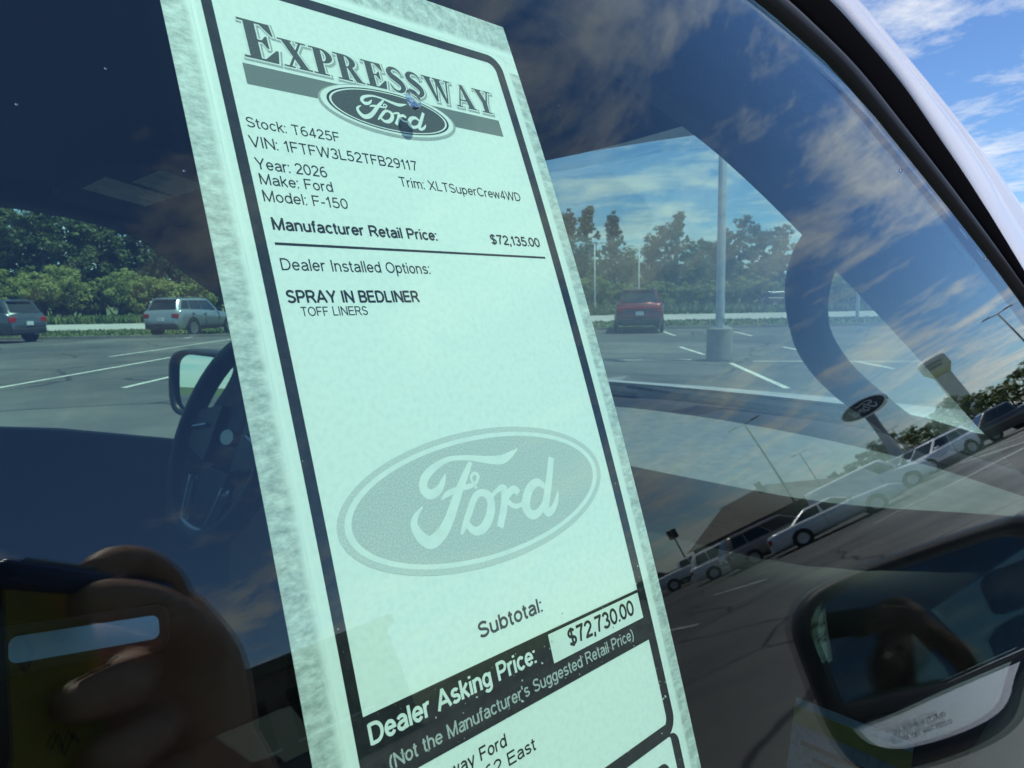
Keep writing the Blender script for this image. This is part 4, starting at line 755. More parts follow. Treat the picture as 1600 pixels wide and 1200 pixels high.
# dealer heading: serif capitals
def letter_polys(ch):
    """serif capital in a unit cell of height 1; list of polygons"""
    s_ = 0.055
    def rc(a, b, c, d): return [(a, b), (c, b), (c, d), (a, d)]
    def ring(cx, cy, rx, ry, ix, iy):
        A = arc(cx, cy, rx, ry, 90, -90, 10); B = arc(cx, cy, ix, iy, 90, -90, 10); return [[A[i], A[i + 1], B[i + 1], B[i]] for i in range(10)]
    if ch == 'E': return 0.86, [rc(0.14, 0, 0.40, 1), rc(0, 0, 0.80, s_), rc(0, 1 - s_, 0.76, 1), [(0.52, 1 - s_), (0.76, 1), (0.80, 0.70), (0.76, 0.70)], rc(0.40, 0.475, 0.58, 0.535), [(0.50, 0.535), (0.60, 0.66), (0.64, 0.66), (0.64, 0.34), (0.60, 0.34), (0.50, 0.475)], [(0.50, s_), (0.80, 0.34), (0.86, 0.34), (0.80, 0)]]
    if ch == 'X': return 0.98, [[(0.10, 1), (0.37, 1), (0.88, 0), (0.61, 0)], [(0.71, 1), (0.79, 1), (0.27, 0), (0.18, 0)], rc(0, 1 - s_, 0.46, 1), rc(0.60, 1 - s_, 0.93, 1), rc(0.04, 0, 0.40, s_), rc(0.52, 0, 0.98, s_)]
    if ch == 'P': return 0.80, [rc(0.14, 0, 0.40, 1), rc(0, 0, 0.54, s_), rc(0, 1 - s_, 0.45, 1)] + ring(0.40, 0.725, 0.38, 0.275, 0.15, 0.215)
    if ch == 'R': return 0.98, [rc(0.14, 0, 0.40, 1), rc(0, 0, 0.52, s_), rc(0, 1 - s_, 0.45, 1)] + ring(0.40, 0.745, 0.38, 0.255, 0.15, 0.195) + [[(0.42, 0.53), (0.62, 0.53), (0.92, 0), (0.66, 0)], rc(0.66, 0, 0.98, s_)]
    if ch == 'W': return 1.30, [[(0.08, 1), (0.34, 1), (0.52, 0), (0.42, 0)], [(0.66, 0.93), (0.60, 0.93), (0.45, 0), (0.50, 0)], [(0.52, 1), (0.78, 1), (0.96, 0), (0.86, 0)], [(1.16, 1), (1.09, 1), (0.89, 0), (0.95, 0)], rc(0, 1 - s_, 0.42, 1), rc(0.48, 1 - s_, 0.88, 1), rc(1.0, 1 - s_, 1.28, 1)]
    if ch == 'A': return 0.96, [[(0.48, 1), (0.40, 0.92), (0.10, 0), (0.17, 0)], [(0.38, 1), (0.54, 1), (0.90, 0), (0.62, 0)], rc(0.24, 0.29, 0.66, 0.35), rc(0, 0, 0.30, s_), rc(0.54, 0, 0.97, s_)]
    if ch == 'Y': return 0.94, [[(0.10, 1), (0.36, 1), (0.60, 0.44), (0.36, 0.44)], [(0.78, 1), (0.71, 1), (0.52, 0.44), (0.60, 0.44)], rc(0.36, 0, 0.60, 0.46), rc(0, 1 - s_, 0.45, 1), rc(0.58, 1 - s_, 0.92, 1), rc(0.24, 0, 0.74, s_)]
def S_flat(fl, x0, y0, sx, sy, grow):
    P = [(0.66, 0.70, 0.03), (0.60, 0.86, 0.07), (0.46, 0.955, 0.085), (0.28, 0.94, 0.13), (0.155, 0.80, 0.20), (0.22, 0.64, 0.24), (0.40, 0.52, 0.26), (0.57, 0.38, 0.24), (0.615, 0.22, 0.20), (0.50, 0.065, 0.13), (0.34, 0.035, 0.085), (0.18, 0.12, 0.07), (0.10, 0.30, 0.03)]
    fl.stroke([(x0 + a * sx, y0 + b * sy, c * (sx + sy) / 2 + 2 * grow) for a, b, c in P], 1, 4)
def grow_poly(P, g):
    if g == 0: return P
    a = sum(p[0] * q[1] - q[0] * p[1] for p, q in zip(P, P[1:] + P[:1]))
    if a < 0: P = P[::-1]
    o = []
    for i in range(len(P)):
        p0, p1, p2 = P[i - 1], P[i], P[(i + 1) % len(P)]
        d0 = (p1[0] - p0[0], p1[1] - p0[1]); d1 = (p2[0] - p1[0], p2[1] - p1[1]); l0 = math.hypot(*d0) or 1; l1 = math.hypot(*d1) or 1
        n0 = (d0[1] / l0, -d0[0] / l0); n1 = (d1[1] / l1, -d1[0] / l1); m_ = (n0[0] + n1[0], n0[1] + n1[1]); l2 = max(m_[0] ** 2 + m_[1] ** 2, 0.5)
        o.append((p1[0] + m_[0] * 2 * g / l2, p1[1] + m_[1] * 2 * g / l2))
    return o
WORD = 'EXPRESSWAY'; wid = []
for i, ch in enumerate(WORD): wid.append((0.74 if ch == 'S' else letter_polys(ch)[0]) * (1.32 if i == 0 else 1.0))
unit = (92.2 - 16.2) / (sum(wid) + 0.05 * 9)
logo = bpy.data.objects.new('heading', None); COL.objects.link(logo); attach(logo, stk)
def word(grow, du, dv, mt, lay, nm):
    u = 16.2
    for i, ch in enumerate(WORD):
        h = 10.4 if i == 0 else 7.6; sx = unit * (1.32 if i == 0 else 1.0); fl = Flat(); y0 = -35.3
        if ch == 'S': S_flat(fl, u + du, y0 + dv, sx, h, grow)
        else:
            for P in letter_polys(ch)[1]: fl.poly(grow_poly([(u + du + a * sx, y0 + dv + b * h) for a, b in P], grow))
        fflat(fl, nm, mt, logo, lay); u += wid[i] * unit + 0.05 * unit
word(0.50, 0.28, -0.38, M['ink_mid'], 0.03, 'letter_shadow'); word(0.36, 0, 0, M['ink_white'], 0.05, 'letter_outline'); word(0.0, 0, 0, M['ink_grey'], 0.075, 'letter')
fflat(grid_rect(15.2, 92.4, -37.1, -42.5, 12, 2), 'stripe', M['ink_bar'], logo, 0.03)
lo_ = bpy.data.objects.new('oval_logo', None); COL.objects.link(lo_); attach(lo_, stk)
CX, CY = 53.3, -42.0
fflat(ell_fill(CX, CY - 0.35, 20.9, 7.1), 'oval_rim', M['ink_mid'], lo_, 0.045); fflat(ell_fill(CX, CY, 20.2, 6.5), 'oval_bevel', M['ink_white'], lo_, 0.055)
fflat(ell_ring(CX, CY, 18.6, 5.95, 18.0, 5.7), 'oval_line', M['ink_grey'], lo_, 0.062)
fflat(ell_fill(CX, CY, 18.4, 5.85), 'oval_field', M['ink'], lo_, 0.066); fflat(ell_ring(CX, CY, 17.9, 5.62, 17.3, 5.35), 'oval_line', M['ink_white'], lo_, 0.075); fflat(ell_fill(CX, CY, 17.3, 5.35), 'oval_field', M['ink_grey'], lo_, 0.078)
fflat(script_flat(CX, CY - 0.4, 0.46, 0.40), 'script_lettering', M['ink_white'], lo_, 0.09)
def tx_(body, u0, u1, vb, cap, bold=False, mt='ink', weight=None, clip=None, lay=0.03): return fflat(text_flat(body, u0, u1, vb, cap, bold, weight, clip), 'printed_line', M[mt], stk, lay)
tx_('Stock: T6425F', 12.8, 35.6, -53.6, 2.55); tx_('VIN: 1FTFW3L52TFB29117', 12.6, 56.8, -58.4, 2.75)
tx_('Year: 2026', 12.8, 29.8, -63.7, 2.75); tx_('Make: Ford', 12.9, 30.4, -67.3, 2.6); tx_('Model: F-150', 12.8, 33.3, -71.3, 2.65)
tx_('Trim: XLTSuperCrew4WD', 49.8, 92.0, -63.5, 2.7)
tx_('Manufacturer Retail Price:', 13.5, 57.2, -77.8, 2.75, True); tx_('$72,135.00', 75.6, 94.6, -77.7, 2.75, True)
fflat(grid_rect(13.2, 95.3, -80.7, -81.3, 10, 1), 'rule', M['ink'], stk, 0.03)
tx_('Dealer Installed Options:', 13.4, 52.3, -87.0, 2.75); tx_('SPRAY IN BEDLINER', 13.2, 46.9, -94.3, 2.8, True); tx_('TOFF LINERS', 15.7, 31.9, -97.3, 2.1)
# big pale oval
bo = bpy.data.objects.new('oval_watermark', None); COL.objects.link(bo); attach(bo, stk); CX, CY = 54.2, -142.9
fflat(ell_fill(CX, CY, 40.7, 15.9), 'oval_rim', M['ink_ring'], bo, 0.03); fflat(ell_ring(CX, CY, 39.0, 14.55, 37.4, 13.5), 'oval_line', M['ink_white'], bo, 0.04); fflat(ell_fill(CX, CY, 37.45, 13.55), 'oval_field', M['ink_pale'], bo, 0.036)
fflat(script_flat(CX + 0.1, CY, 1, 1), 'script_lettering', M['ink_white'], bo, 0.05)
tx_('Subtotal:', 42.3, 62.4, -172.9, 3.3, True)
fflat(grid_rect(11.3, 98.1, -177.7, -191.3, 12, 4), 'price_band', M['ink_worn'], stk, 0.034)
fflat(grid_rect(62.3, 97.8, -178.5, -185.3, 5, 2), 'price_box', M['ink_white'], stk, 0.044)
tx_('$72,730.00', 68.6, 94.7, -183.4, 3.9, True, lay=0.055)
tx_('Dealer Asking Price:', 11.9, 57.0, -183.2, 3.9, True, 'ink_white', lay=0.05); tx_("(Not the Manufacturer's Suggested Retail Price)", 15.0, 92.2, -189.2, 2.75, False, 'ink_lightgrey', 0.15, lay=0.05)
tx_('Expressway Ford', 14.0, 43.7, -196.6, 2.7, True, weight=0.15); tx_('62 East', 36.4, 51.5, -200.7, 2.7, True, weight=0.15); tx_('10', 40.0, 44.0, -204.9, 2.7, True, weight=0.15)
fflat(grid_rect(11.3, 98.4, -213.6, -216.4, 12, 1), 'footer_bar', M['ink_worn'], stk, 0.036)
fflat(frame_flat(8.9, 101.2, -216.5, -270, 3.0, 2.5, 3.2, 0.5, 2.6), 'printed_border', M['ink_worn'], stk, 0.032)
fl = Flat(); fl.poly(rr_outline(66, 95, -222, -230, 3.0)); fflat(fl, 'footer_panel', M['ink'], stk, 0.036)

# ================================================================== OVAL DEALER SIGN (mirrored)
M['sign_blue'] = mat('sign_blue', (0.006, 0.012, 0.045), 0.25, spec=0.6); M['sign_white'] = mat('sign_white', (0.75, 0.76, 0.78), 0.3); M['sign_post'] = mat('sign_post_silver', (0.30, 0.32, 0.34), 0.4, 0.3)
sx_, sy_ = pol(-20.7, 75); a = R_(-20.7); ez = Vector((0, 0, 1)); face = Vector((-math.cos(a), -math.sin(a), 0)); face = (face + Vector((math.sin(a), -math.cos(a), 0)) * 0.35).normalized(); ex = ez.cross(face).normalized()
sg = thing('dealer_sign', 'dark blue oval sign with script lettering on a tapered post, mirrored in the window', 'sign', (sx_, sy_, 0))
ZC = 8.0; C0 = Vector((sx_, sy_, ZC))
def sgp(x, y, d): return C0 + ex * x + ez * y + face * d
def disc(name, rx, ry, d0, d1, mt, par):
    n = 48; A = [sgp(rx * math.cos(2 * math.pi * k / n), ry * math.sin(2 * math.pi * k / n), d0) for k in range(n)]; B = [sgp(rx * math.cos(2 * math.pi * k / n), ry * math.sin(2 * math.pi * k / n), d1) for k in range(n)]
    mb = MB(); mb.loft([A, B], True, True); o = mb.build(name, mt, par); recalc(o); return o
disc('sign_rim', 2.35, 0.98, -0.28, 0.28, M['chrome'], sg); disc('sign_line', 2.26, 0.91, -0.30, 0.30, M['sign_white'], sg); pn = disc('sign_panel', 2.18, 0.85, -0.31, 0.31, M['sign_blue'], sg)
for sd_ in (1, -1):
    fl = script_flat(0, 0, 0.058 * 1.0, 0.058 * 0.95)
    V = [sgp(x * sd_, y, sd_ * (0.325 + k * 0.002)) for x, y, k in fl.V]; mk('script_lettering', V, fl.F, M['sign_white'], pn)
mb = MB(); rows = []
for z, w_, d_ in ((0, 0.75, 0.45), (1.2, 0.6, 0.36), (3.5, 0.42, 0.28), (5.5, 0.36, 0.25), (7.3, 0.42, 0.24)):
    rows.append([Vector((sx_, sy_, z)) + ex * u * w_ + face * v * d_ for u, v in ((-1, -1), (1, -1), (1, 1), (-1, 1))])
mb.loft(rows, True, True); recalc(mb.build('post', M['sign_post'], sg))

# ================================================================== TRUCK WITH THE STICKER
tk = thing('pickup_truck', 'white crew cab pickup whose side window, pillar and mirror fill the picture', 'pickup truck', (0, TCY, 0))
def mir(P): return [Vector((p[0], 2 * TCY - p[1], p[2])) for p in P]
T_GL, T_IN = 0.0046, 0.0006
# edge curves in (x, z): glass edge, black / white, ridge, outer
cG = smoothpts([(-0.52, 1.40, 0), (-0.50, 1.70, 0), (-0.46, 1.78, 0), (-0.1, 1.792, 0), (0.2, 1.79, 0), (0.32, 1.781, 0), (0.40, 1.766, 0), (0.44, 1.7556, 0), (0.487, 1.738, 0), (0.537, 1.7025, 0), (0.614, 1.649, 0), (0.71, 1.584, 0), (0.82, 1.505, 0), (0.95, 1.41, 0), (1.06, 1.325, 0)], 4)
cB = smoothpts([(-0.60, 1.40, 0), (-0.575, 1.74, 0), (-0.5, 1.85, 0), (-0.1, 1.872, 0), (0.2, 1.872, 0), (0.40, 1.855, 0), (0.537, 1.8095, 0), (0.58, 1.787, 0), (0.62, 1.759, 0), (0.648, 1.725, 0), (0.674, 1.690, 0), (0.7335, 1.599, 0), (0.85, 1.517, 0), (0.98, 1.422, 0), (1.09, 1.34, 0)], 4)
cK = smoothpts([(-0.61, 1.40, 0), (-0.59, 1.76, 0), (-0.52, 1.875, 0), (-0.1, 1.897, 0), (0.25, 1.897, 0), (0.45, 1.877, 0), (0.60, 1.829, 0), (0.63, 1.811, 0), (0.66, 1.790, 0), (0.70, 1.762, 0), (0.741, 1.732, 0), (0.813, 1.644, 0), (0.92, 1.565, 0), (1.05, 1.465, 0), (1.17, 1.37, 0)], 4)
cO = smoothpts([(-0.62, 1.40, 0), (-0.60, 1.77, 0), (-0.54, 1.89, 0), (-0.1, 1.912, 0), (0.28, 1.910, 0), (0.50, 1.888, 0), (0.638, 1.8406, 0), (0.682, 1.812, 0), (0.728, 1.7816, 0), (0.775, 1.751, 0), (0.822, 1.717, 0), (0.877, 1.678, 0), (0.98, 1.605, 0), (1.11, 1.51, 0), (1.23, 1.415, 0)], 4)
def row(c, off): return [gpt(p[0], p[1], off) for p in c]
def lerpc(a, b, t_): return [x.lerp(y, t_) for x, y in zip(a, b)]
def strips(name, rows, mt, par, smooth=True):
    o = []
    for sd_ in (0, 1):
        rr = [mir(r) for r in rows] if sd_ else rows
        mb = MB(); mb.loft(rr); ob = mb.build(name, mt, par[sd_], smooth); recalc(ob); o.append(ob)
    return o
doors = []
for sd_ in (0, 1):
    d = bpy.data.objects.new('door', None); COL.objects.link(d); attach(d, tk); doors.append(d)
# ---- side glass, closed pane
def ztop(x): 
    best = None
    for a, b in zip(cG, cG[1:]):
        if min(a[0], b[0]) <= x <= max(a[0], b[0]) and abs(b[0] - a[0]) > 1e-6 and (b[0] > a[0]): 
            z = a[1] + (b[1] - a[1]) * (x - a[0]) / (b[0] - a[0]); best = z if best is None else max(best, z)
    return best if best else 1.3
xs = [-0.50 + 1.55 * i / 62 for i in range(63)]; NR = 22; Vo = []; Vi = []; F = []
for x in xs:
    z1 = min(ztop(x) + 0.006, 1.80); z0 = 1.16
    for j in range(NR + 1): z = z0 + (z1 - z0) * j / NR; Vo.append(gpt(x, z, T_GL)); Vi.append(gpt(x, z, T_IN))
n1_ = NR + 1; nt_ = len(Vo)
for i in range(62):
    for j in range(NR):
        k = i * n1_ + j; F.append((k, k + n1_, k + n1_ + 1, k + 1)); F.append((nt_ + k, nt_ + k + 1, nt_ + k + n1_ + 1, nt_ + k + n1_))
for i in range(62):
    for j in (0, NR): k = i * n1_ + j; F.append((k, k + n1_, nt_ + k + n1_, nt_ + k))
for i in (0, 62):
    for j in range(NR): k = i * n1_ + j; F.append((k, k + 1, nt_ + k + 1, nt_ + k))
V = Vo + Vi
o = mk('side_glass', V, F, M['glass'], doors[0], True); recalc(o)
o = mk('side_glass', mir(V), F, M['glass'], doors[1], True); recalc(o)
# ---- seals, black frame, painted pillar
r0_ = row(cG, -0.012); r1_ = row(cG, 0.0062); 
def shift(c, k): 
    return [Vector(c[i]).lerp(Vector(cB[i]), k) for i in range(len(c))]
strips('window_seal', [row(shift(cG, -0.02), -0.012), row(shift(cG, -0.035), 0.002), row(shift(cG, -0.03), 0.0066), row(shift(cG, 0.02), 0.0090), row(shift(cG, 0.09), 0.0086), row(shift(cG, 0.13), 0.0052), row(shift(cG, 0.15), -0.004)], M['rubber'], doors)
strips('frame_trim', [row(shift(cG, 0.13), -0.006), row(shift(cG, 0.16), 0.005), row(shift(cG, 0.24), 0.0085), row(shift(cG, 0.58), 0.0105), row(shift(cG, 0.72), 0.0085), row(shift(cG, 0.80), 0.002), row(shift(cG, 0.86), -0.004)], M['trim'], doors)
strips('frame_trim', [row(shift(cG, 0.84), -0.010), row(shift(cG, 0.88), 0.0005), row(shift(cG, 0.94), 0.0045), row(shift(cG, 0.985), 0.003), row(shift(cG, 1.0), -0.012)], M['trim'], doors)
rB = row(cB, 0.0); rK = row(cK, 0.0); rO = row(cO, 0.0)
def off(r, c, d): return [p + gn(q[1]) * d for p, q in zip(r, c)]
fold = [p + Vector((0.022, 0.012, -0.012)) for p in rO]; fold2 = [p + Vector((0.03, 0.045, -0.035)) for p in rO]
strips('pillar_panel', [off(rB, cB, -0.014), off(rB, cB, 0.001), off(lerpc(rB, rK, 0.12), cB, 0.0065), off(lerpc(rB, rK, 0.5), cB, 0.0085), off(lerpc(rB, rK, 0.86), cB, 0.006), off(rK, cK, 0.002), off(lerpc(rK, rO, 0.10), cK, -0.002), off(lerpc(rK, rO, 0.30), cK, -0.002), off(lerpc(rK, rO, 0.55), cK, 0.003), off(lerpc(rK, rO, 0.85), cK, 0.003), rO, fold, fold2], M['body'], (tk, tk))
# ---- pillar trim seen from inside
cI = [(-0.52, 0.30, 1.40), (-0.50, 0.31, 1.72), (-0.45, 0.33, 1.79), (-0.1, 0.34, 1.80), (0.15, 0.335, 1.797), (0.30, 0.325, 1.78), (0.44, 0.300, 1.727), (0.485, 0.293, 1.710), (0.53, 0.287, 1.690), (0.58, 0.278, 1.663), (0.66, 0.264, 1.617), (0.80, 0.242, 1.537), (0.92, 0.222, 1.462), (1.05, 0.200, 1.385), (1.16, 0.180, 1.32)]
cId = [(-0.52, 0.30, 1.40), (-0.50, 0.31, 1.72), (-0.45, 0.33, 1.79), (-0.1, 0.34, 1.815), (0.15, 0.33, 1.82), (0.36, 0.31, 1.81), (0.56, 0.30, 1.775), (0.60, 0.297, 1.750), (0.63, 0.293, 1.720), (0.67, 0.287, 1.68), (0.74, 0.275, 1.615), (0.86, 0.25, 1.53), (0.96, 0.23, 1.455), (1.07, 0.203, 1.38), (1.16, 0.180, 1.32)]
rI = smoothpts(cI, 4); rId = smoothpts(cId, 4)
g_in = row(shift(cG, -0.0), -0.008); g_in2 = row(shift(cG, 0.05), -0.03)
for sd_, ri in ((0, rI), (1, rId)):
    rr = [g_in, g_in2, [a.lerp(b, 0.5) + Vector((-0.012, 0, -0.008)) for a, b in zip(g_in2, ri)], ri, [p + Vector((0.02, 0.0, 0.012)) for p in ri], [p + Vector((0.035, -0.03, 0.03)) for p in ri]]
    if sd_: rr = [mir(r) for r in rr]
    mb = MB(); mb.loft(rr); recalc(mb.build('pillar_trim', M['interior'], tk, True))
# grab handle on the passenger pillar
mb = MB(); hp = smoothpts([(0.68, 0.278, 1.658), (0.612, 0.264, 1.634), (0.576, 0.255, 1.607), (0.566, 0.250, 1.584), (0.583, 0.250, 1.558), (0.633, 0.250, 1.527), (0.71, 0.250, 1.495), (0.80, 0.250, 1.460), (0.90, 0.245, 1.425)], 4)
mb.tube(hp, [0.0205 - 0.0055 * min(1.0, i / 14) for i in range(len(hp))], 12, True); mb.build('grab_handle', M['interior'], tk, True)
# ---- windshield, header, roof
hdr = smoothpts([(0.44, 0.300, 1.727), (0.505, 0.48, 1.738), (0.56, 0.70, 1.755), (0.575, TCY, 1.765), (0.575, 1.2, 1.775), (0.56, 1.534, 1.775)], 4)
base = smoothpts([(1.16, 0.180, 1.325), (1.29, 0.40, 1.335), (1.36, 0.65, 1.342), (1.39, TCY, 1.345), (1.36, 1.19, 1.342), (1.16, 1.654, 1.325)], 4)
rows = []
for k in range(13):
    t_ = k / 12; r = [a.lerp(b, t_) + Vector((0.022, 0, 0.05)) * math.sin(math.pi * t_) for a, b in zip(hdr, base)]
    r[0] = rI[24 + int(round(t_ * (len(rI) - 25)))] + Vector((0.012, -0.012, 0.01)); r[-1] = mir([rId[24 + int(round(t_ * (len(rId) - 25)))] + Vector((0.012, -0.012, 0.01))])[0]
    rows.append([p + Vector((0.025, 0, 0.012)) for p in r])
mb = MB(); mb.loft(rows); nrm = Vector((0.5, 0, 0.86)) * 0.005; nv = len(mb.V); nf = len(mb.F)
mb.V += [v + nrm for v in mb.V]; mb.F += [tuple(i + nv for i in f_) for f_ in mb.F[:nf]]
nu = len(rows[0])
for j in range(nu - 1):
    for i in (0, 12): a = i * nu + j; mb.F.append((a, a + 1, a + 1 + nv, a + nv))
for i in range(12):
    for j in (0, nu - 1): a = i * nu + j; mb.F.append((a, a + nu, a + nu + nv, a + nv))
recalc(mb.build('windshield', M['wglass'], tk, True))
mb = MB(); mb.loft([hdr, [p + Vector((0.05, 0, 0.004)) for p in hdr], [p + Vector((0.085, 0, 0.05)) for p in hdr], [p + Vector((0.05, 0, 0.10)) for p in hdr]]); recalc(mb.build('header_trim', M['trim'], tk, True))
# headliner
side = [p for p in rI[:25]][::-1]; sided = mir([p for p in rId[:25]][::-1])
rows = []
for i in range(25):
    a, b = side[i], sided[i]
    if i == 0: rows.append(hdr[:]); continue
    n_ = len(hdr); t0 = max(0, 1 - i / 8)
    rows.append([a.lerp(b, j / (n_ - 1)) + Vector((t0 * (hdr[j].x - a.lerp(b, j / (n_ - 1)).x) * 0.6, 0, 0.018 * math.sin(math.pi * j / (n_ - 1)))) for j in range(n_)])
rows = rows[:21]
rows.append([p + Vector((-1.2, 0, 0)) for p in rows[-1]]); rows.append([p + Vector((-0.25, 0, -0.45)) for p in rows[-1]])
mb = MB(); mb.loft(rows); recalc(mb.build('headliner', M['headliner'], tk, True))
# roof skin
rO2 = [p for p in rO if p.x < 0.75 and p.z > 1.74]; rows = []
for p in [rO2[i] for i in range(0, len(rO2), 3)] + [rO2[-1]]:
    q = mir([p])[0]; rows.append([p.lerp(q, j / 16) + Vector((0.10 * math.sin(math.pi * j / 16) if p.x > 0.3 else 0, 0, 0.05 * math.sin(math.pi * j / 16) + 0.0)) + Vector((0, 0.012 if j == 0 else (-0.012 if j == 16 else 0), -0.006)) for j in range(17)])
rows.insert(0, [p + Vector((-1.25, 0, 0)) for p in rows[0]]); rows.insert(0, [p + Vector((-0.3, 0, -0.5)) for p in rows[0]])
mb = MB(); mb.loft(rows); recalc(mb.build('roof', M['body'], tk, True))
# ---- doors below the glass, cab and bed sides
def sidep(x):  # outer body section, y outwards negative side
    return [Vector((x, y, z)) for y, z in ((gy(1.30) - 0.012, 1.275), (gy(1.25) - 0.03, 1.255), (-0.03, 1.20), (-0.075, 1.08), (-0.085, 0.95), (-0.07, 0.80), (-0.09, 0.66), (-0.07, 0.52), (0.0, 0.46))]
def sheetx(name, x0, x1, mt, par, n=6, prof=sidep):
    for sd_ in (0, 1):
        rows = [prof(x0 + (x1 - x0) * i / n) for i in range(n + 1)]
        if sd_: rows = [mir(r) for r in rows]
        mb = MB(); mb.loft(rows); recalc(mb.build(name, mt, par[sd_], True))
sheetx('door_panel', -0.545, 1.055, M['body'], doors)
sheetx('rear_door_panel', -1.72, -0.553, M['body'], (tk, tk))
sheetx('fender', 1.062, 2.36, M['body'], (tk, tk))
sheetx('bed_side', -3.55, -1.735, M['body'], (tk, tk), prof=lambda x: [Vector((x, y, z)) for y, z in ((0.02, 1.40), (-0.045, 1.385), (-0.07, 1.2), (-0.085, 0.98), (-0.085, 0.7), (-0.07, 0.52), (0.0, 0.46))])
# window sill: rubber strip and inner door card
for sd_ in (0, 1):
    rr = []
    for x in (-0.53, 0.0, 0.2, 0.33, 0.45, 0.57, 0.8, 1.06):
        zz = interp([(-0.6, 1.318), (0.2, 1.318), (0.57, 1.27), (1.1, 1.268)], x)
        rr.append([Vector((x, gy(1.28) - 0.030, zz - 0.03)), Vector((x, gy(1.28) - 0.028, zz - 0.004)), Vector((x, gy(1.28) - 0.016, zz + 0.004)), Vector((x, gy(1.3) - 0.006, zz + 0.004)), Vector((x, gy(1.3) - 0.0055, zz - 0.03))])
    if sd_: rr = [mir(r) for r in rr]
    mb = MB(); mb.loft(rr); recalc(mb.build('belt_seal', M['rubber'], doors[sd_], True))
    rr = []
    for x in (-0.53, 0.0, 0.2, 0.33, 0.45, 0.57, 0.8, 1.1):
        zz = interp([(-0.6, 1.362), (0.1, 1.362), (0.25, 1.355), (0.45, 1.305), (0.57, 1.275), (1.2, 1.262)], x) if sd_ else interp([(-0.6, 1.32), (0.2, 1.32), (0.57, 1.265), (1.2, 1.255)], x)
        rr.append([Vector((x, gy(1.3) + 0.012, zz - 0.05)), Vector((x, gy(1.3) + 0.014, zz)), Vector((x, gy(1.3) + 0.03, zz + 0.008)), Vector((x, gy(1.3) + 0.055, zz + 0.004)), Vector((x, gy(1.3) + 0.075, zz - 0.03)), Vector((x, gy(1.3) + 0.082, zz - 0.16)), Vector((x, gy(1.3) + 0.07, 0.60)), Vector((x, gy(1.3) + 0.02, 0.47))])
    if sd_: rr = [mir(r) for r in rr]
    mb = MB(); mb.loft(rr); recalc(mb.build('door_card', M['interior'], doors[sd_], True))
# driver armrest with bright switch plate
ym = 2 * TCY - gy(1.3)
mb = MB(); mb.box((0.10, ym - 0.15, 0.82), (0.56, ym - 0.05, 0.925)); ar = bevel_mb(mb, 0.03).build('armrest', M['headliner'], doors[1], True)
M['piano'] = mat('brushed_switch_plate', (0.55, 0.60, 0.60), 0.22, 0.5)
nP = Vector((0.10, -0.90, 0.43)).normalized(); uP = Vector((0.987, 0.0, -0.158)).normalized(); vP = nP.cross(uP).normalized(); vP = vP if vP.z > 0 else -vP
cP = Vector((0.315, 1.585, 0.934)); ol = rr_outline(-0.136, 0.136, 0.026, -0.026, 0.016, 6)
mb = MB(); mb.loft([[cP + uP * x * 1.18 + vP * y * 1.9 + nP * -0.03 for x, y in ol], [cP + uP * x * 1.16 + vP * y * 1.7 + nP * -0.004 for x, y in ol], [cP + uP * x * 1.04 + vP * y * 1.12 + nP * 0.003 for x, y in ol], [cP + uP * x + vP * y + nP * -0.001 for x, y in ol]], True, True); pb = mb.build('switch_bezel', M['seat'], doors[1], True); recalc(pb)
mb = MB(); mb.loft([[cP + uP * x * 0.985 + vP * y * 0.95 + nP * -0.003 for x, y in ol], [cP + uP * x * 0.985 + vP * y * 0.95 + nP * 0.0015 for x, y in ol]], True, True); recalc(mb.build('switch_plate', M['piano'], pb))
# ---- hood, cowl, front
rows = []
for i in range(15):
    x = 1.455 + 0.90 * i / 14; f_ = i / 14; r = []
    for j in range(25):
        y = 0.02 + (1.814 - 0.02) * j / 24; c = abs(y - TCY); z = 1.360 - 0.098 * f_ - 0.03 * f_ * f_
        z += 0.022 * max(0.0, min(1.0, (0.60 - c) / 0.12)) - 0.09 * max(0, (c - 0.66) / 0.24) ** 2
        r.append(Vector((x - 0.10 * (c / 0.9) ** 2 * f_ - 0.16 * (c / 0.9) ** 2 * (1 - f_), y, z)))
    rows.append(r)
rows.append([p + Vector((0.035, 0, -0.02)) for p in rows[-1]]); rows.append([p + Vector((0.02, 0, -0.10)) for p in rows[-1]])
mb = MB(); mb.loft(rows); recalc(mb.build('hood', M['body'], tk, True))
mb = MB(); mb.box((2.33, 0.12, 0.72), (2.46, 1.71, 1.16)); bevel_mb(mb, 0.04).build('grille', M['dplastic'], tk); mb = MB(); mb.box((2.30, -0.02, 0.46), (2.56, 1.85, 0.70)); bevel_mb(mb, 0.05).build('front_bumper', M['chrome'], tk)
for sd_ in (0, 1):
    mb = MB(); mb.box((2.22, -0.04, 0.82), (2.44, 0.13, 1.12)); q = bevel_mb(mb, 0.04)
    if sd_: q.V = mir(q.V)
    recalc(q.build('headlight', M['head'], tk))
rows = [[Vector((b.x + 0.0, b.y, b.z - 0.03)) for b in base], [Vector((b.x + 0.03, b.y, b.z + 0.004)) for b in base], [Vector((b.x + 0.07, b.y, b.z + 0.004)) for b in base], [Vector((b.x + 0.16, b.y, b.z - 0.03)) for b in base]]
mb = MB(); mb.loft(rows); recalc(mb.build('cowl', M['dplastic'], tk, True))
for yy, x2 in ((0.55, 0.18), (1.05, 0.18)):
    mb = MB(); mb.tube([(1.435, yy, 1.362), (1.425, yy + 0.25, 1.37), (1.385, yy + 0.5, 1.385)], [0.012, 0.009, 0.006], 6); mb.build('wiper', M['rubber'], tk)
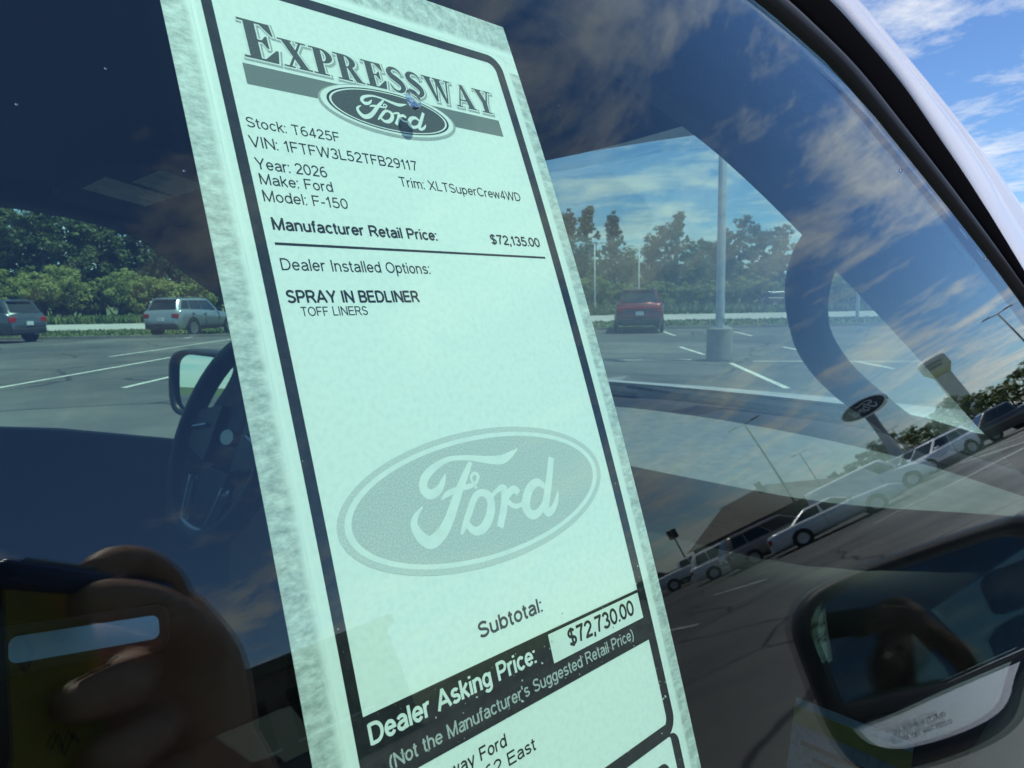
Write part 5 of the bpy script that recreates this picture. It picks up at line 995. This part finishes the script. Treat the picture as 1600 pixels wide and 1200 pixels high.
# ---- dashboard
rows = []
for f_, dz in ((-0.04, -0.02), (0.03, 0.0), (0.25, -0.006), (0.55, -0.010), (0.85, -0.012), (0.95, -0.018), (1.0, -0.034), (1.015, -0.062), (0.97, -0.080), (0.94, -0.095), (0.99, -0.105), (1.09, -0.118), (1.13, -0.14), (1.15, -0.20), (1.12, -0.34), (1.08, -0.55)):
    r = []
    for b in base:
        xe = 0.985 - 0.05 * math.cos((b.y - TCY) * 2.2) - 0.06 * max(0, (b.y - 1.0)) + 0.15 * math.exp(-((b.y - 0.17) / 0.16) ** 2); xt = b.x + (xe - b.x) * f_; hump = 0.055 * math.exp(-((b.y - 1.29) / 0.20) ** 4) * math.exp(-((f_ - 0.85) / 0.28) ** 2)
        r.append(Vector((xt, b.y, b.z - 0.012 + dz + hump)))
    rows.append(r)
mb = MB(); mb.loft(rows[:6]); recalc(mb.build('dashboard', M['dash'], tk, True)); mb = MB(); mb.loft(rows[5:]); recalc(mb.build('lower_dashboard', M['interior'], tk, True))
for yv in (0.80, 1.04, 1.56):      # air vents
    vt = MB(); vt.box((0.89, yv - 0.07, 1.235), (0.95, yv + 0.07, 1.262)); vo_ = bevel_mb(vt, 0.006).build('air_vent', M['dplastic'], tk)
    for k in range(3): sl = MB(); sl.box((0.884, yv - 0.064, 1.239 + k * 0.009), (0.89, yv + 0.064, 1.241 + k * 0.009)); sl.build('slat', M['satin'], vo_)
mb = MB(); mb.box((0.82, 0.78, 1.02), (0.87, 1.04, 1.22)); bevel_mb(mb, 0.01).build('centre_screen', M['cglass'], tk)
mb = MB(); mb.box((-0.4, 0.80, 0.55), (0.7, 1.03, 0.88)); bevel_mb(mb, 0.03).build('centre_console', M['interior'], tk)
# ---- steering wheel
sw = bpy.data.objects.new('steering_wheel', None); COL.objects.link(sw); attach(sw, tk)
wc = Vector((0.520, 1.285, 1.350)); ax = Vector((-0.92, 0, 0.39)).normalized(); wu = Vector((0, 1, 0)); wv = ax.cross(wu).normalized()
if wv.z < 0: wv = -wv
def wpt(a_, b_, c_=0): return wc + wu * a_ + wv * b_ + ax * c_
mb = MB(); ring = [wpt(0.187 * math.cos(2 * math.pi * k / 48), 0.187 * math.sin(2 * math.pi * k / 48), 0.02) for k in range(49)]; mb.tube(ring, 0.020, 12, False); mb.build('rim', M['interior'], sw, True)
mb = MB(); mb.lathe([(0.001, 0.0), (0.085, -0.004), (0.095, -0.02), (0.07, -0.06), (0.03, -0.30)], 24); mb.V = [wpt(v.x * 1.05, v.y * 0.9, v.z + 0.012) for v in mb.V]; mb.build('hub', M['interior'], sw, True)
for a0, w_ in ((0.0, 0.055), (180.0, 0.055), (-90.0, 0.06)):
    c_, s_ = math.cos(R_(a0)), math.sin(R_(a0)); mb = MB(); V = []
    for rr_, ww in ((0.06, w_), (0.185, w_ * 0.55)):
        for q in (-1, 1):
            for l in (0.0, 0.022): V.append(wpt(c_ * rr_ - s_ * ww * q, s_ * rr_ + c_ * ww * q, l))
    mb.add(V, [(0, 1, 3, 2), (4, 6, 7, 5), (0, 4, 5, 1), (2, 3, 7, 6), (0, 2, 6, 4), (1, 5, 7, 3)]); recalc(mb.build('spoke', M['interior'], sw))
mb = MB(); U_ = [wpt(x, y, 0.024) for x, y in ((-0.075, -0.085), (-0.055, -0.155), (-0.03, -0.170), (0.03, -0.170), (0.055, -0.155), (0.075, -0.085))]; mb.tube(smoothpts(U_, 4), 0.0085, 8); mb.build('trim_bezel', M['satin'], sw, True)
for s_ in (1, -1):
    mb = MB(); mb.tube([wpt(s_ * 0.09, 0.012, 0.026), wpt(s_ * 0.15, 0.0, 0.026)], 0.004, 6); mb.build('trim_bezel', M['satin'], sw)
mb = MB(); mb.lathe([(0.001, 0.004), (0.028, 0.004), (0.031, 0.0), (0.030, -0.006)], 28); mb.V = [wpt(v.x, v.y * 0.5, v.z + 0.016) for v in mb.V]; mb.build('badge', mat('badge_enamel', (0.10, 0.12, 0.15), 0.3, 0.4), sw)
# ---- sun visors with labels
for sd_, nm in ((0, 'visor'), (1, 'visor')):
    yc = 1.21 if sd_ else 0.58
    P0 = Vector((0.50, yc, 1.752)); dx = Vector((-0.225, 0, 0.0437)) if sd_ else Vector((-0.17, 0, 0.04)); dy = Vector((0.0, 0.235, 0.0))
    out_ = []
    for k in range(32):
        a_ = 2 * math.pi * k / 32; cx_ = math.copysign(abs(math.cos(a_)) ** 0.45, math.cos(a_)); sy2 = math.copysign(abs(math.sin(a_)) ** 0.45, math.sin(a_)); out_.append((cx_, sy2))
    c = P0 + dx * 0.5; nn = Vector((0.19, 0, 0.98)).normalized()
    A = [c + dx * 0.5 * p + dy * q + nn * 0.011 for p, q in out_]; B = [c + dx * 0.5 * p + dy * q - nn * 0.011 for p, q in out_]
    mb = MB(); mb.loft([A, B], True, True); vo = mb.build('sun_visor', M['headliner'], tk); recalc(vo); bevel(vo, 0.004, 2)
    if sd_:
        for k, (x0, x1, y0, y1) in enumerate(((0.300, 0.394, 1.135, 1.262), (0.330, 0.394, 1.000, 1.118))):
            V = []
            for l in (0.0113, 0.0121):
                for x, y in ((x0, y0), (x1, y0 + 0.015), (x1, y1 + 0.015), (x0, y1)):
                    V.append(Vector((x, y, P0.z + (P0.x - x) * 0.194)) - nn * l)
            lb_ = mk('warning_label', V, [(0, 1, 2, 3), (7, 6, 5, 4), (0, 4, 5, 1), (1, 5, 6, 2), (2, 6, 7, 3), (3, 7, 4, 0)], M['white_label'], vo); recalc(lb_)
# ---- door mirrors
def door_mirror(sd_, c0, n0, outline, par):
    n0 = Vector(n0).normalized(); e1 = Vector((0, 0, 1)).cross(n0).normalized(); e2 = n0.cross(e1)
    mr_ = bpy.data.objects.new('door_mirror', None); COL.objects.link(mr_); attach(mr_, par)
    P = smoothpts([(*p, 0) for p in outline + outline[:1]], 6)[:-1]
    cx = sum(p.x for p in P) / len(P); cy = sum(p.y for p in P) / len(P)
    def rg(k, d): return [c0 + e1 * (cx + (p.x - cx) * k) + e2 * (cy + (p.y - cy) * k) + n0 * d for p in P]
    kin = 0.83
    mb = MB(); mb.loft([rg(kin - 0.01, -0.012), rg(kin, 0.004), rg(0.89, 0.012), rg(0.965, 0.008), rg(1.0, -0.006), rg(1.03, -0.03), rg(1.02, -0.07), rg(0.90, -0.115), rg(0.6, -0.15), rg(0.1, -0.16)], True, False); recalc(mb.build('housing', M['mirror_plastic'], mr_, True))
    mb = MB(); mb.loft([rg(0.92, -0.011), rg(0.92, -0.006)], True, True); g = mb.build('mirror_glass', M['mirror'], mr_); recalc(g)
    return mr_, (c0, e1, e2, n0)
OUT = [(0.147, 0.03), (0.141, 0.096), (0.113, 0.127), (0.064, 0.135), (-0.03, 0.129), (-0.114, 0.121), (-0.147, 0.115), (-0.172, 0.094), (-0.171, 0.06), (-0.132, -0.001), (-0.083, -0.060), (-0.051, -0.098), (0.009, -0.110), (0.091, -0.104), (0.130, -0.082), (0.146, -0.034)]
mr_, (c0, e1, e2, n0) = door_mirror(0, Vector((0.86, -0.15, 1.29)), (-0.87, 0.49, 0.165), OUT, tk)
# warning text etched on the mirror glass
for body_, u0_, u1_, vb_ in (('OBJECTS IN MIRROR ARE', 0.020, 0.082, -0.062), ('CLOSER THAN THEY APPEAR', 0.016, 0.086, -0.072)):
    fl = text_flat(body_, u0_ * 1e3, u1_ * 1e3, vb_ * 1e3, 5.0, weight=0.16)
    mk('warning_text', [c0 + e1 * x * 1e-3 + e2 * y * 1e-3 + n0 * (-0.0056 + k * 2e-6) for x, y, k in fl.V], fl.F, M['ink'], mr_)
def arm(pts, rad, par): mb = MB(); mb.tube(smoothpts(pts, 4), rad, 10, True, 0.5); return mb.build('mirror_arm', M['mirror_plastic'], par, True)
arm([(0.95, 0.06, 1.225), (0.975, -0.01, 1.225), (0.975, -0.09, 1.25)], 0.045, mr_)
mr2, _ = door_mirror(1, Vector((0.735, 2.04, 1.365)), (-0.90, -0.42, 0.075), [(-x * 0.80, y * 0.80) for x, y in OUT][::-1], tk)
arm([(0.90, 1.78, 1.24), (0.86, 1.86, 1.24), (0.83, 1.95, 1.28)], 0.045, mr2)
# ---- seats, rear wall, floor
for yc in (0.42, 1.36):
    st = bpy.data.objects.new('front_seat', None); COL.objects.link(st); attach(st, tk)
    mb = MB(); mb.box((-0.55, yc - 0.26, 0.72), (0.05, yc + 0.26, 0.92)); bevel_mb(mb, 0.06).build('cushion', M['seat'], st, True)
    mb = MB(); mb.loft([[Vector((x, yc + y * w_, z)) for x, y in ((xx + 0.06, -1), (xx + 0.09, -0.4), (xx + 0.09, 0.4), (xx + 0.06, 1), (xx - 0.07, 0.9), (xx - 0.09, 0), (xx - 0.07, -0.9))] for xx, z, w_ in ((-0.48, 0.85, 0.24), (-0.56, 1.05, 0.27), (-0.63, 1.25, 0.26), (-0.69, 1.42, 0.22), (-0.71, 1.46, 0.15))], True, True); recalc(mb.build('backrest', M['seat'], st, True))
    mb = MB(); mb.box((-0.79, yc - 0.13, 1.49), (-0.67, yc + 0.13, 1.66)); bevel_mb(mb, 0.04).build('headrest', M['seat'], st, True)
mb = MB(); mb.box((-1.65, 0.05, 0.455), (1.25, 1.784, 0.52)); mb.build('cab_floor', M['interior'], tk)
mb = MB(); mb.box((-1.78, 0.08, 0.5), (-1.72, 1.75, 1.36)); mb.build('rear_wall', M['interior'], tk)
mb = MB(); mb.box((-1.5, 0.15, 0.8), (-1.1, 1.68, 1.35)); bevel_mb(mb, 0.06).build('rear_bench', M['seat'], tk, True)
# rear door glass and pillars
for sd_ in (0, 1):
    V = []
    for x in (-1.70, -0.60):
        for z in (1.24, 1.4, 1.6, 1.78): V.append(gpt(x, z, 0.003))
    V += [v - Vector((0, 0, 0)) + Vector((0, 0.004, 0)) for v in V]
    if sd_: V = mir(V)
    F = [(0, 4, 5, 1), (1, 5, 6, 2), (2, 6, 7, 3), (8, 9, 13, 12), (9, 10, 14, 13), (10, 11, 15, 14), (0, 1, 9, 8), (1, 2, 10, 9), (2, 3, 11, 10), (4, 12, 13, 5), (5, 13, 14, 6), (6, 14, 15, 7), (0, 8, 12, 4), (3, 7, 15, 11)]
    o = mk('rear_side_glass', V, F, M['privacy'], tk, True); recalc(o)
    for x0, x1 in ((-0.66, -0.51), (-1.80, -1.66)):
        V = [gpt(x, z, of) for x, of in ((x0, 0.006), (x1, 0.006), (x1, -0.07), (x0, -0.07)) for z in (1.24, 1.5, 1.86)]
        if sd_: V = mir(V)
        F = []
        for k in range(4):
            for j in range(2): a_ = k * 3 + j; b2 = ((k + 1) % 4) * 3 + j; F.append((a_, b2, b2 + 1, a_ + 1))
        recalc(mk('cab_pillar', V, F, M['trim'], tk))
mb = MB(); mb.add([(-1.80, 0.16, 1.34), (-1.80, 1.674, 1.34), (-1.62, 1.56, 1.84), (-1.62, 0.274, 1.84), (-1.794, 0.16, 1.34), (-1.794, 1.674, 1.34), (-1.614, 1.56, 1.84), (-1.614, 0.274, 1.84)], [(0, 1, 2, 3), (7, 6, 5, 4), (0, 4, 5, 1), (1, 5, 6, 2), (2, 6, 7, 3), (3, 7, 4, 0)]); recalc(mb.build('rear_window', M['privacy'], tk))
# bed and wheels
mb = MB(); mb.box((-3.5, 0.05, 0.75), (-1.85, 1.78, 0.80)); mb.build('bed_floor', M['dplastic'], tk)
mb = MB(); mb.box((-3.62, 0.02, 0.55), (-3.55, 1.81, 1.38)); mb.build('tailgate', M['body'], tk)
for x in (1.72, -2.20):
    for s in (1, -1):
        y1 = TCY + s * 0.99; y0 = TCY + s * 0.72
        mb = MB(); mb.lathe([(0.24, y0), (0.39, y0), (0.41, y0 + s * 0.05), (0.41, y1 - s * 0.05), (0.39, y1), (0.26, y1)], 28, (x, 0, 0.41), 'Y'); wo = mb.build('wheel', M['tyre'], tk, True)
        mb = MB(); mb.lathe([(0.02, y1 - s * 0.06), (0.24, y1 - s * 0.05), (0.265, y1)], 28, (x, 0, 0.41), 'Y'); mb.build('rim', M['rim'], wo, True)
        mb = MB(); mb.lathe([(0.02, TCY + s * 1.0), (0.47, TCY + s * 1.0), (0.48, TCY + s * 1.008), (0.02, TCY + s * 1.008)], 28, (x, 0, 0.43), 'Y'); mb.build('wheel_arch', M['dplastic'], tk)
mb = MB(); mb.box((-3.5, 0.3, 0.35), (2.3, 1.53, 0.5)); mb.build('chassis', M['dplastic'], tk)
# ---- papers inside the truck
M['yellow_band'] = mat('yellow_print', (0.55, 0.42, 0.05), 0.6); M['sheet'] = mat('printed_sheet', (0.50, 0.58, 0.60), 0.6, noise=(90, (0.36, 0.43, 0.46), 0.5, 0.62, 'Object'))
doc = thing('window_document', 'printed form with a yellow band leaning on the dashboard behind the mirrored door mirror', 'paper', (0.80, 0.30, 0.98))
def docp(u, v, l): return Vector((0.80 + 0.035 * v + 0.0, 0.232 + u * 0.135, 0.96 + v * 0.135)) + Vector((-0.95, -0.05, 0.25)).normalized() * l
def docq(name, u0, u1, v0, v1, l, mt, th=0.0006):
    V = [docp(u, v, q) for q in (l, l + th) for u, v in ((u0, v0), (u1, v0), (u1, v1), (u0, v1))]; o = mk(name, V, [(0, 1, 2, 3), (7, 6, 5, 4), (0, 4, 5, 1), (1, 5, 6, 2), (2, 6, 7, 3), (3, 7, 4, 0)], mt, doc); recalc(o)
docq('sheet', 0, 1, 0, 1, 0, M['sheet']); docq('yellow_band', 0, 1, 0.78, 0.93, 0.001, M['yellow_band'])
for k in range(6): docq('text_row', 0.1, 0.9 - 0.12 * (k % 3), 0.62 - 0.1 * k, 0.66 - 0.1 * k, 0.001, M['dark_metal'])

# ================================================================== WATER DROPLETS ON THE GLASS
M['water'] = bpy.data.materials.new('water'); M['water'].use_nodes = True; _b = M['water'].node_tree.nodes['Principled BSDF']; _b.inputs['Transmission Weight'].default_value = 1.0; _b.inputs['IOR'].default_value = 1.33; _b.inputs['Roughness'].default_value = 0.0; _b.inputs['Base Color'].default_value = (1, 1, 1, 1)
def droplet(x, z, r, el, label, grp=None):
    c = gpt(x, z, T_GL); n = gn(z); u = Vector((1, 0, 0)); v = n.cross(u); mb = MB(); rows = []
    for f_, h in ((1.0, -0.02), (0.98, 0.18), (0.85, 0.38), (0.6, 0.56), (0.3, 0.66), (0.02, 0.70)):
        rows.append([c + u * math.cos(a_) * r * f_ + v * math.sin(a_) * r * el * f_ + n * h * r for a_ in [2 * math.pi * k / 20 for k in range(20)]])
    mb.loft(rows, True, True); o = mb.build('water_droplet', M['water'], None, True); recalc(o); tag(o, label, 'droplet', grp); return o
p = S2W(57.4, -40.6); droplet(p.x, p.z, 0.0022, 1.35, 'large clear water droplet over the small oval logo on the sheet')
droplet(0.5039, 1.675, 0.0014, 1.1, 'water droplet alone in the middle of the upper right glass'); droplet(0.6238, 1.6212, 0.0015, 1.2, 'water droplet on the glass just left of the black frame'); droplet(0.4295, 1.757, 0.0010, 1.0, 'tiny bright droplet at the top edge of the glass')
for u_, v_ in ((65, -147.7), (80.3, -182.4), (-4.4, -69), (-14.9, -49.4), (117, -29.9), (131, 0.7), (64.2, -174.0), (-30, -60), (150, -60), (170, -90), (200, -40), (140, -150), (230, -20)):
    p = S2W(u_, v_); droplet(p.x, p.z, rnd.uniform(0.00010, 0.00022), 1.0, 'tiny fleck of water on the window glass', 'tiny flecks on the glass')
# ================================================================== PHOTOGRAPHER (seen only mirrored)
M['skin'] = mat('skin', (0.68, 0.42, 0.32), 0.5, noise=(60, (0.54, 0.30, 0.22), 0.4, 0.65, 'Object')); M['shirt'] = mat('dark_shirt', (0.03, 0.035, 0.05), 0.9); M['trouser'] = mat('dark_trousers', (0.02, 0.022, 0.03), 0.9); M['hair'] = mat('dark_hair', (0.015, 0.011, 0.009), 0.6); M['shoe'] = mat('dark_shoes', (0.02, 0.018, 0.017), 0.6)
def cw(r, u, f_): return Vector((0, 0, CAMZ)) + cR * r + cU * u + cF * f_
def blobmesh(name, chains, mt, voxel, parent):
    mb = MB()
    for pts, rad in chains:
        P = smoothpts([(*p, r) if False else p for p in pts], 4); rr = smoothpts([(r, 0, 0) for r in rad], 4); rr = [max(q.x, 0.002) for q in rr]
        # rounded ends
        d0 = (P[0] - P[1]).normalized(); d1 = (P[-1] - P[-2]).normalized()
        PP = [P[0] + d0 * rr[0] * 0.9, P[0] + d0 * rr[0] * 0.55] + P + [P[-1] + d1 * rr[-1] * 0.55, P[-1] + d1 * rr[-1] * 0.9]; RR = [rr[0] * 0.35, rr[0] * 0.82] + rr + [rr[-1] * 0.82, rr[-1] * 0.35]
        mb.tube(PP, RR, 14, True)
    o = mb.build(name, mt, None, True); recalc(o)
    md = o.modifiers.new('r', 'REMESH'); md.mode = 'VOXEL'; md.voxel_size = voxel; md.use_smooth_shade = True; sm = o.modifiers.new('s', 'SMOOTH'); sm.iterations = 4; sm.factor = 0.5
    dg = bpy.context.evaluated_depsgraph_get(); me = bpy.data.meshes.new_from_object(o.evaluated_get(dg)); old = o.data; o.modifiers.clear(); o.data = me; bpy.data.meshes.remove(old)
    me.polygons.foreach_set('use_smooth', [True] * len(me.polygons))
    if not me.materials: me.materials.append(mt)
    if parent: attach(o, parent)
    return o
def gv(r, f_, z): return Vector((0, 0, 0)) + Vector((cR.x, cR.y, 0)).normalized() * r + Vector((cF.x, cF.y, 0)).normalized() * f_ + Vector((0, 0, z))
per = thing('person', 'photographer in dark clothes holding a phone and a note, mirrored in the glass', 'person', gv(0, -0.42, 0))
HD = gv(0.0, -0.44, 1.60)
hand = [  # right hand: index and thumb pinch a blue pen, the other fingers lie over a note
 ([cw(0.190, -0.052, -0.030), cw(0.172, -0.020, -0.022), cw(0.158, 0.004, -0.018)], [0.026, 0.027, 0.020]), ([cw(0.192, -0.060, -0.045), cw(0.170, -0.034, -0.046), cw(0.150, -0.018, -0.040)], [0.024, 0.024, 0.018]),
 ([cw(0.160, -0.010, -0.034), cw(0.130, -0.004, -0.036), cw(0.108, -0.004, -0.034)], [0.022, 0.018, 0.014]), ([cw(0.165, -0.030, -0.036), cw(0.135, -0.030, -0.034), cw(0.110, -0.030, -0.030)], [0.020, 0.018, 0.014]),
 ([cw(0.160, 0.004, -0.022), cw(0.153, 0.022, -0.014), cw(0.128, 0.031, -0.008), cw(0.104, 0.030, -0.005), cw(0.090, 0.0255, -0.004)], [0.0125, 0.0100, 0.0088, 0.0078, 0.0058]),
 ([cw(0.172, -0.018, -0.012), cw(0.150, -0.003, -0.006), cw(0.122, 0.007, -0.001), cw(0.098, 0.0105, 0.000), cw(0.080, 0.0105, 0.000)], [0.0150, 0.0125, 0.0105, 0.0098, 0.0080]),
 ([cw(0.170, -0.022, -0.040), cw(0.145, -0.012, -0.030), cw(0.115, -0.020, -0.012), cw(0.090, -0.025, -0.004), cw(0.072, -0.027, -0.003)], [0.0135, 0.0115, 0.0105, 0.0098, 0.0075]),
 ([cw(0.176, -0.042, -0.042), cw(0.150, -0.036, -0.026), cw(0.122, -0.044, -0.010), cw(0.096, -0.048, -0.004), cw(0.082, -0.049, -0.004)], [0.0130, 0.0108, 0.0098, 0.0090, 0.0070]),
 ([cw(0.184, -0.062, -0.042), cw(0.160, -0.062, -0.028), cw(0.136, -0.066, -0.014), cw(0.116, -0.068, -0.008)], [0.0120, 0.0095, 0.0085, 0.0065]),
 ([cw(0.190, -0.052, -0.036), cw(0.226, -0.092, -0.040), gv(0.285, -0.085, 1.44)], [0.028, 0.027, 0.031])]
lh = [([cw(-0.105, -0.055, -0.03), cw(-0.100, -0.02, -0.03), cw(-0.098, 0.012, -0.026)], [0.024, 0.026, 0.020])]
for k, (u0, L_) in enumerate(((0.026, 0.072), (0.006, 0.080), (-0.016, 0.076), (-0.036, 0.062))):
    lh.append(([cw(-0.104, u0, -0.028), cw(-0.112 + 0.004 * k, u0 + 0.004, -0.006), cw(-0.098, u0 + 0.003, 0.003), cw(-0.150 + L_ + 0.0, u0, -0.001)], [0.0115, 0.010, 0.009, 0.007]))
lh.append(([cw(-0.104, -0.03, -0.034), cw(-0.092, -0.012, -0.040), cw(-0.070, 0.004, -0.036), cw(-0.052, 0.010, -0.032)], [0.015, 0.0125, 0.011, 0.008]))
lh.append(([cw(-0.105, -0.05, -0.03), cw(-0.118, -0.095, -0.045), gv(-0.15, -0.10, 1.44)], [0.025, 0.024, 0.028]))
rh_o = blobmesh('hand_mesh', hand, M['skin'], 0.0022, None); lh_o = blobmesh('hand_mesh', lh, M['skin'], 0.0028, None)
body_ch = [([HD + Vector((0, 0, -0.07)), HD + Vector((0, 0, 0.0)), HD + Vector((0, 0, 0.07))], [0.070, 0.082, 0.070]), ([HD + gv(0, 0.03, -0.10), HD + gv(0, 0.045, -0.06)], [0.045, 0.05]), ([HD + gv(0, 0.085, -0.01), HD + gv(0, 0.105, -0.035)], [0.012, 0.018]),
 ([gv(0, -0.47, 1.38), gv(0, -0.455, 1.50)], [0.065, 0.058]), ([HD + gv(0.082, -0.01, -0.02), HD + gv(0.084, -0.012, 0.02)], [0.012, 0.018]), ([HD + gv(-0.082, -0.01, -0.02), HD + gv(-0.084, -0.012, 0.02)], [0.012, 0.018]),
 ([gv(-0.17, -0.48, 1.40), gv(0, -0.48, 1.41), gv(0.17, -0.48, 1.40)], [0.07, 0.085, 0.07]), ([gv(0, -0.48, 1.36), gv(0, -0.47, 1.15), gv(0, -0.48, 0.95)], [0.15, 0.14, 0.15]),
 ([gv(0.19, -0.48, 1.40), gv(0.33, -0.38, 1.18), gv(0.285, -0.085, 1.44)], [0.055, 0.047, 0.034]), ([gv(-0.19, -0.48, 1.40), gv(-0.27, -0.40, 1.17), gv(-0.155, -0.12, 1.42)], [0.055, 0.045, 0.030]),
 ([gv(0.09, -0.48, 0.95), gv(0.10, -0.46, 0.50), gv(0.10, -0.49, 0.10)], [0.09, 0.065, 0.045]), ([gv(-0.09, -0.48, 0.95), gv(-0.10, -0.46, 0.50), gv(-0.10, -0.49, 0.10)], [0.09, 0.065, 0.045]),
 ([gv(0.10, -0.50, 0.06), gv(0.11, -0.34, 0.04)], [0.045, 0.035]), ([gv(-0.10, -0.50, 0.06), gv(-0.11, -0.34, 0.04)], [0.045, 0.035])]
bd = blobmesh('body', body_ch, M['skin'], 0.014, None)
bm = bmesh.new()
for o in (bd, rh_o, lh_o): bm.from_mesh(o.data)
bm.to_mesh(bd.data); bm.free(); bd.data.polygons.foreach_set('use_smooth', [True] * len(bd.data.polygons))
for o in (rh_o, lh_o): bpy.data.objects.remove(o)
attach(bd, per)
def grow(ch, k): return [(p, [r + k for r in rr]) for p, rr in ch]
blobmesh('shirt', grow([body_ch[6], body_ch[7]] + [(c[0][:2] + [c[0][1].lerp(c[0][2], 0.80)], c[1][:2] + [0.036]) for c in body_ch[8:10]], 0.012), M['shirt'], 0.014, per)
blobmesh('trousers', grow([([gv(0, -0.48, 1.0), gv(0, -0.48, 0.9)], [0.145, 0.15])] + body_ch[10:12], 0.012), M['trouser'], 0.014, per)
blobmesh('shoe', grow([body_ch[12]], 0.012), M['shoe'], 0.012, per); blobmesh('shoe', grow([body_ch[13]], 0.012), M['shoe'], 0.012, per)
blobmesh('hair', [([HD + gv(0, -0.03, -0.02), HD + gv(0, -0.025, 0.06), HD + gv(0, 0.01, 0.095)], [0.085, 0.085, 0.07])], M['hair'], 0.010, per)
for s in (1, -1):
    mb = MB(); mb.lathe([(0.001, 0.011), (0.008, 0.008), (0.011, 0.0)], 12); c = HD + gv(s * 0.03, 0.074, 0.012); mb.V = [c + gv(v.x, v.z, v.y) for v in mb.V]; mb.build('eye', M['hair'], per)
mb = MB(); mb.tube([HD + gv(-0.022, 0.092, -0.062), HD + gv(0, 0.098, -0.064), HD + gv(0.022, 0.092, -0.062)], 0.004, 6); mb.build('mouth', mat('lips', (0.30, 0.12, 0.10), 0.5), per)
# phone, pen and note
M['phone'] = mat('phone_back', (0.012, 0.014, 0.02), 0.2); M['pen'] = mat('blue_pen', (0.01, 0.04, 0.18), 0.25); M['note'] = mat('yellow_note', (0.46, 0.43, 0.09), 0.8, noise=(25, (0.40, 0.36, 0.08), 0.4, 0.6, 'Object')); _t = M['note'].node_tree; _tr = _t.nodes.new('ShaderNodeBsdfTranslucent'); _tr.inputs[0].default_value = (0.62, 0.52, 0.05, 1); _mx = _t.nodes.new('ShaderNodeMixShader'); _mx.inputs[0].default_value = 0.3
_t.links.new(_t.nodes['Principled BSDF'].outputs[0], _mx.inputs[1]); _t.links.new(_tr.outputs[0], _mx.inputs[2]); _t.links.new(_mx.outputs[0], _t.nodes['Material Output'].inputs[0])
M['note_ink'] = mat('note_ink', (0.03, 0.03, 0.05), 0.7)
ph = thing('phone', 'dark phone in the photographer hand at the left edge, mirrored', 'phone', cw(-0.02, 0, -0.012))
V = []
mb = MB(); ol = rr_outline(-0.100, 0.052, 0.028, -0.048, 0.010, 6); mb.loft([[cw(x, y, -0.016) for x, y in ol], [cw(x, y, -0.0085) for x, y in ol]], True, True); recalc(mb.build('case', M['phone'], ph))
mb = MB(); ol = rr_outline(-0.016, 0.034, 0.018, -0.022, 0.008, 6); mb.loft([[cw(x, y, -0.0084) for x, y in ol], [cw(x, y, -0.0062) for x, y in ol]], True, True); recalc(mb.build('camera_bump', M['phone'], ph))
for x, y in ((0.0, 0.0), (0.020, 0.006)):
    mb = MB(); mb.lathe([(0.001, 0.0), (0.0065, 0.0), (0.0072, -0.0008)], 20); mb.V = [cw(x + v.x, y + v.y, -0.0050 + v.z) for v in mb.V]; mb.build('lens', M['cglass'], ph)
pe = thing('pen', 'dark blue pen pinched between thumb and finger, mirrored at lower left', 'pen', cw(0.09, 0.02, -0.004))
mb = MB(); mb.tube([cw(0.036, 0.0185, 0.002), cw(0.04, 0.0185, 0.002), cw(0.135, 0.0185, -0.006), cw(0.139, 0.0185, -0.006)], [0.0035, 0.0052, 0.0052, 0.0035], 14); mb.build('barrel', M['pen'], pe, True)
mb = MB(); mb.tube([cw(0.139, 0.0185, -0.006), cw(0.146, 0.0185, -0.0065)], [0.003, 0.0008], 10); mb.build('tip', M['satin'], pe)
mb = MB(); mb.tube([cw(0.05, 0.0240, 0.002), cw(0.09, 0.0242, -0.001)], 0.0012, 6); mb.build('clip', M['satin'], pe)
no = thing('note_pad', 'yellow handwritten notes held under the mirrored hand at lower left', 'note', cw(0.07, -0.03, -0.01))
mb = MB(); P = [(0.030, 0.019), (0.097, 0.018), (0.100, -0.050), (0.034, -0.060)]; mb.loft([[cw(x, y, -0.0140) for x, y in P], [cw(x, y, -0.0118) for x, y in P]], True, True); recalc(mb.build('paper', M['note'], no))
for x0, y0, pts in ((0.058, -0.004, [(0, 0), (0.004, 0.006), (0.008, -0.001), (0.004, -0.008), (0.001, -0.003)]), (0.074, -0.002, [(0, 0), (0.003, 0.004), (0.006, 0.0), (0.009, 0.004), (0.012, 0)]), (0.070, -0.040, [(0, 0), (0.004, 0.005), (0.006, -0.003), (0.011, 0.004), (0.013, 0.0)])):
    mb = MB(); mb.tube([cw(x0 + a_, y0 + b2, -0.0114) for a_, b2 in pts], 0.0005, 5); mb.build('handwriting', M['note_ink'], no)
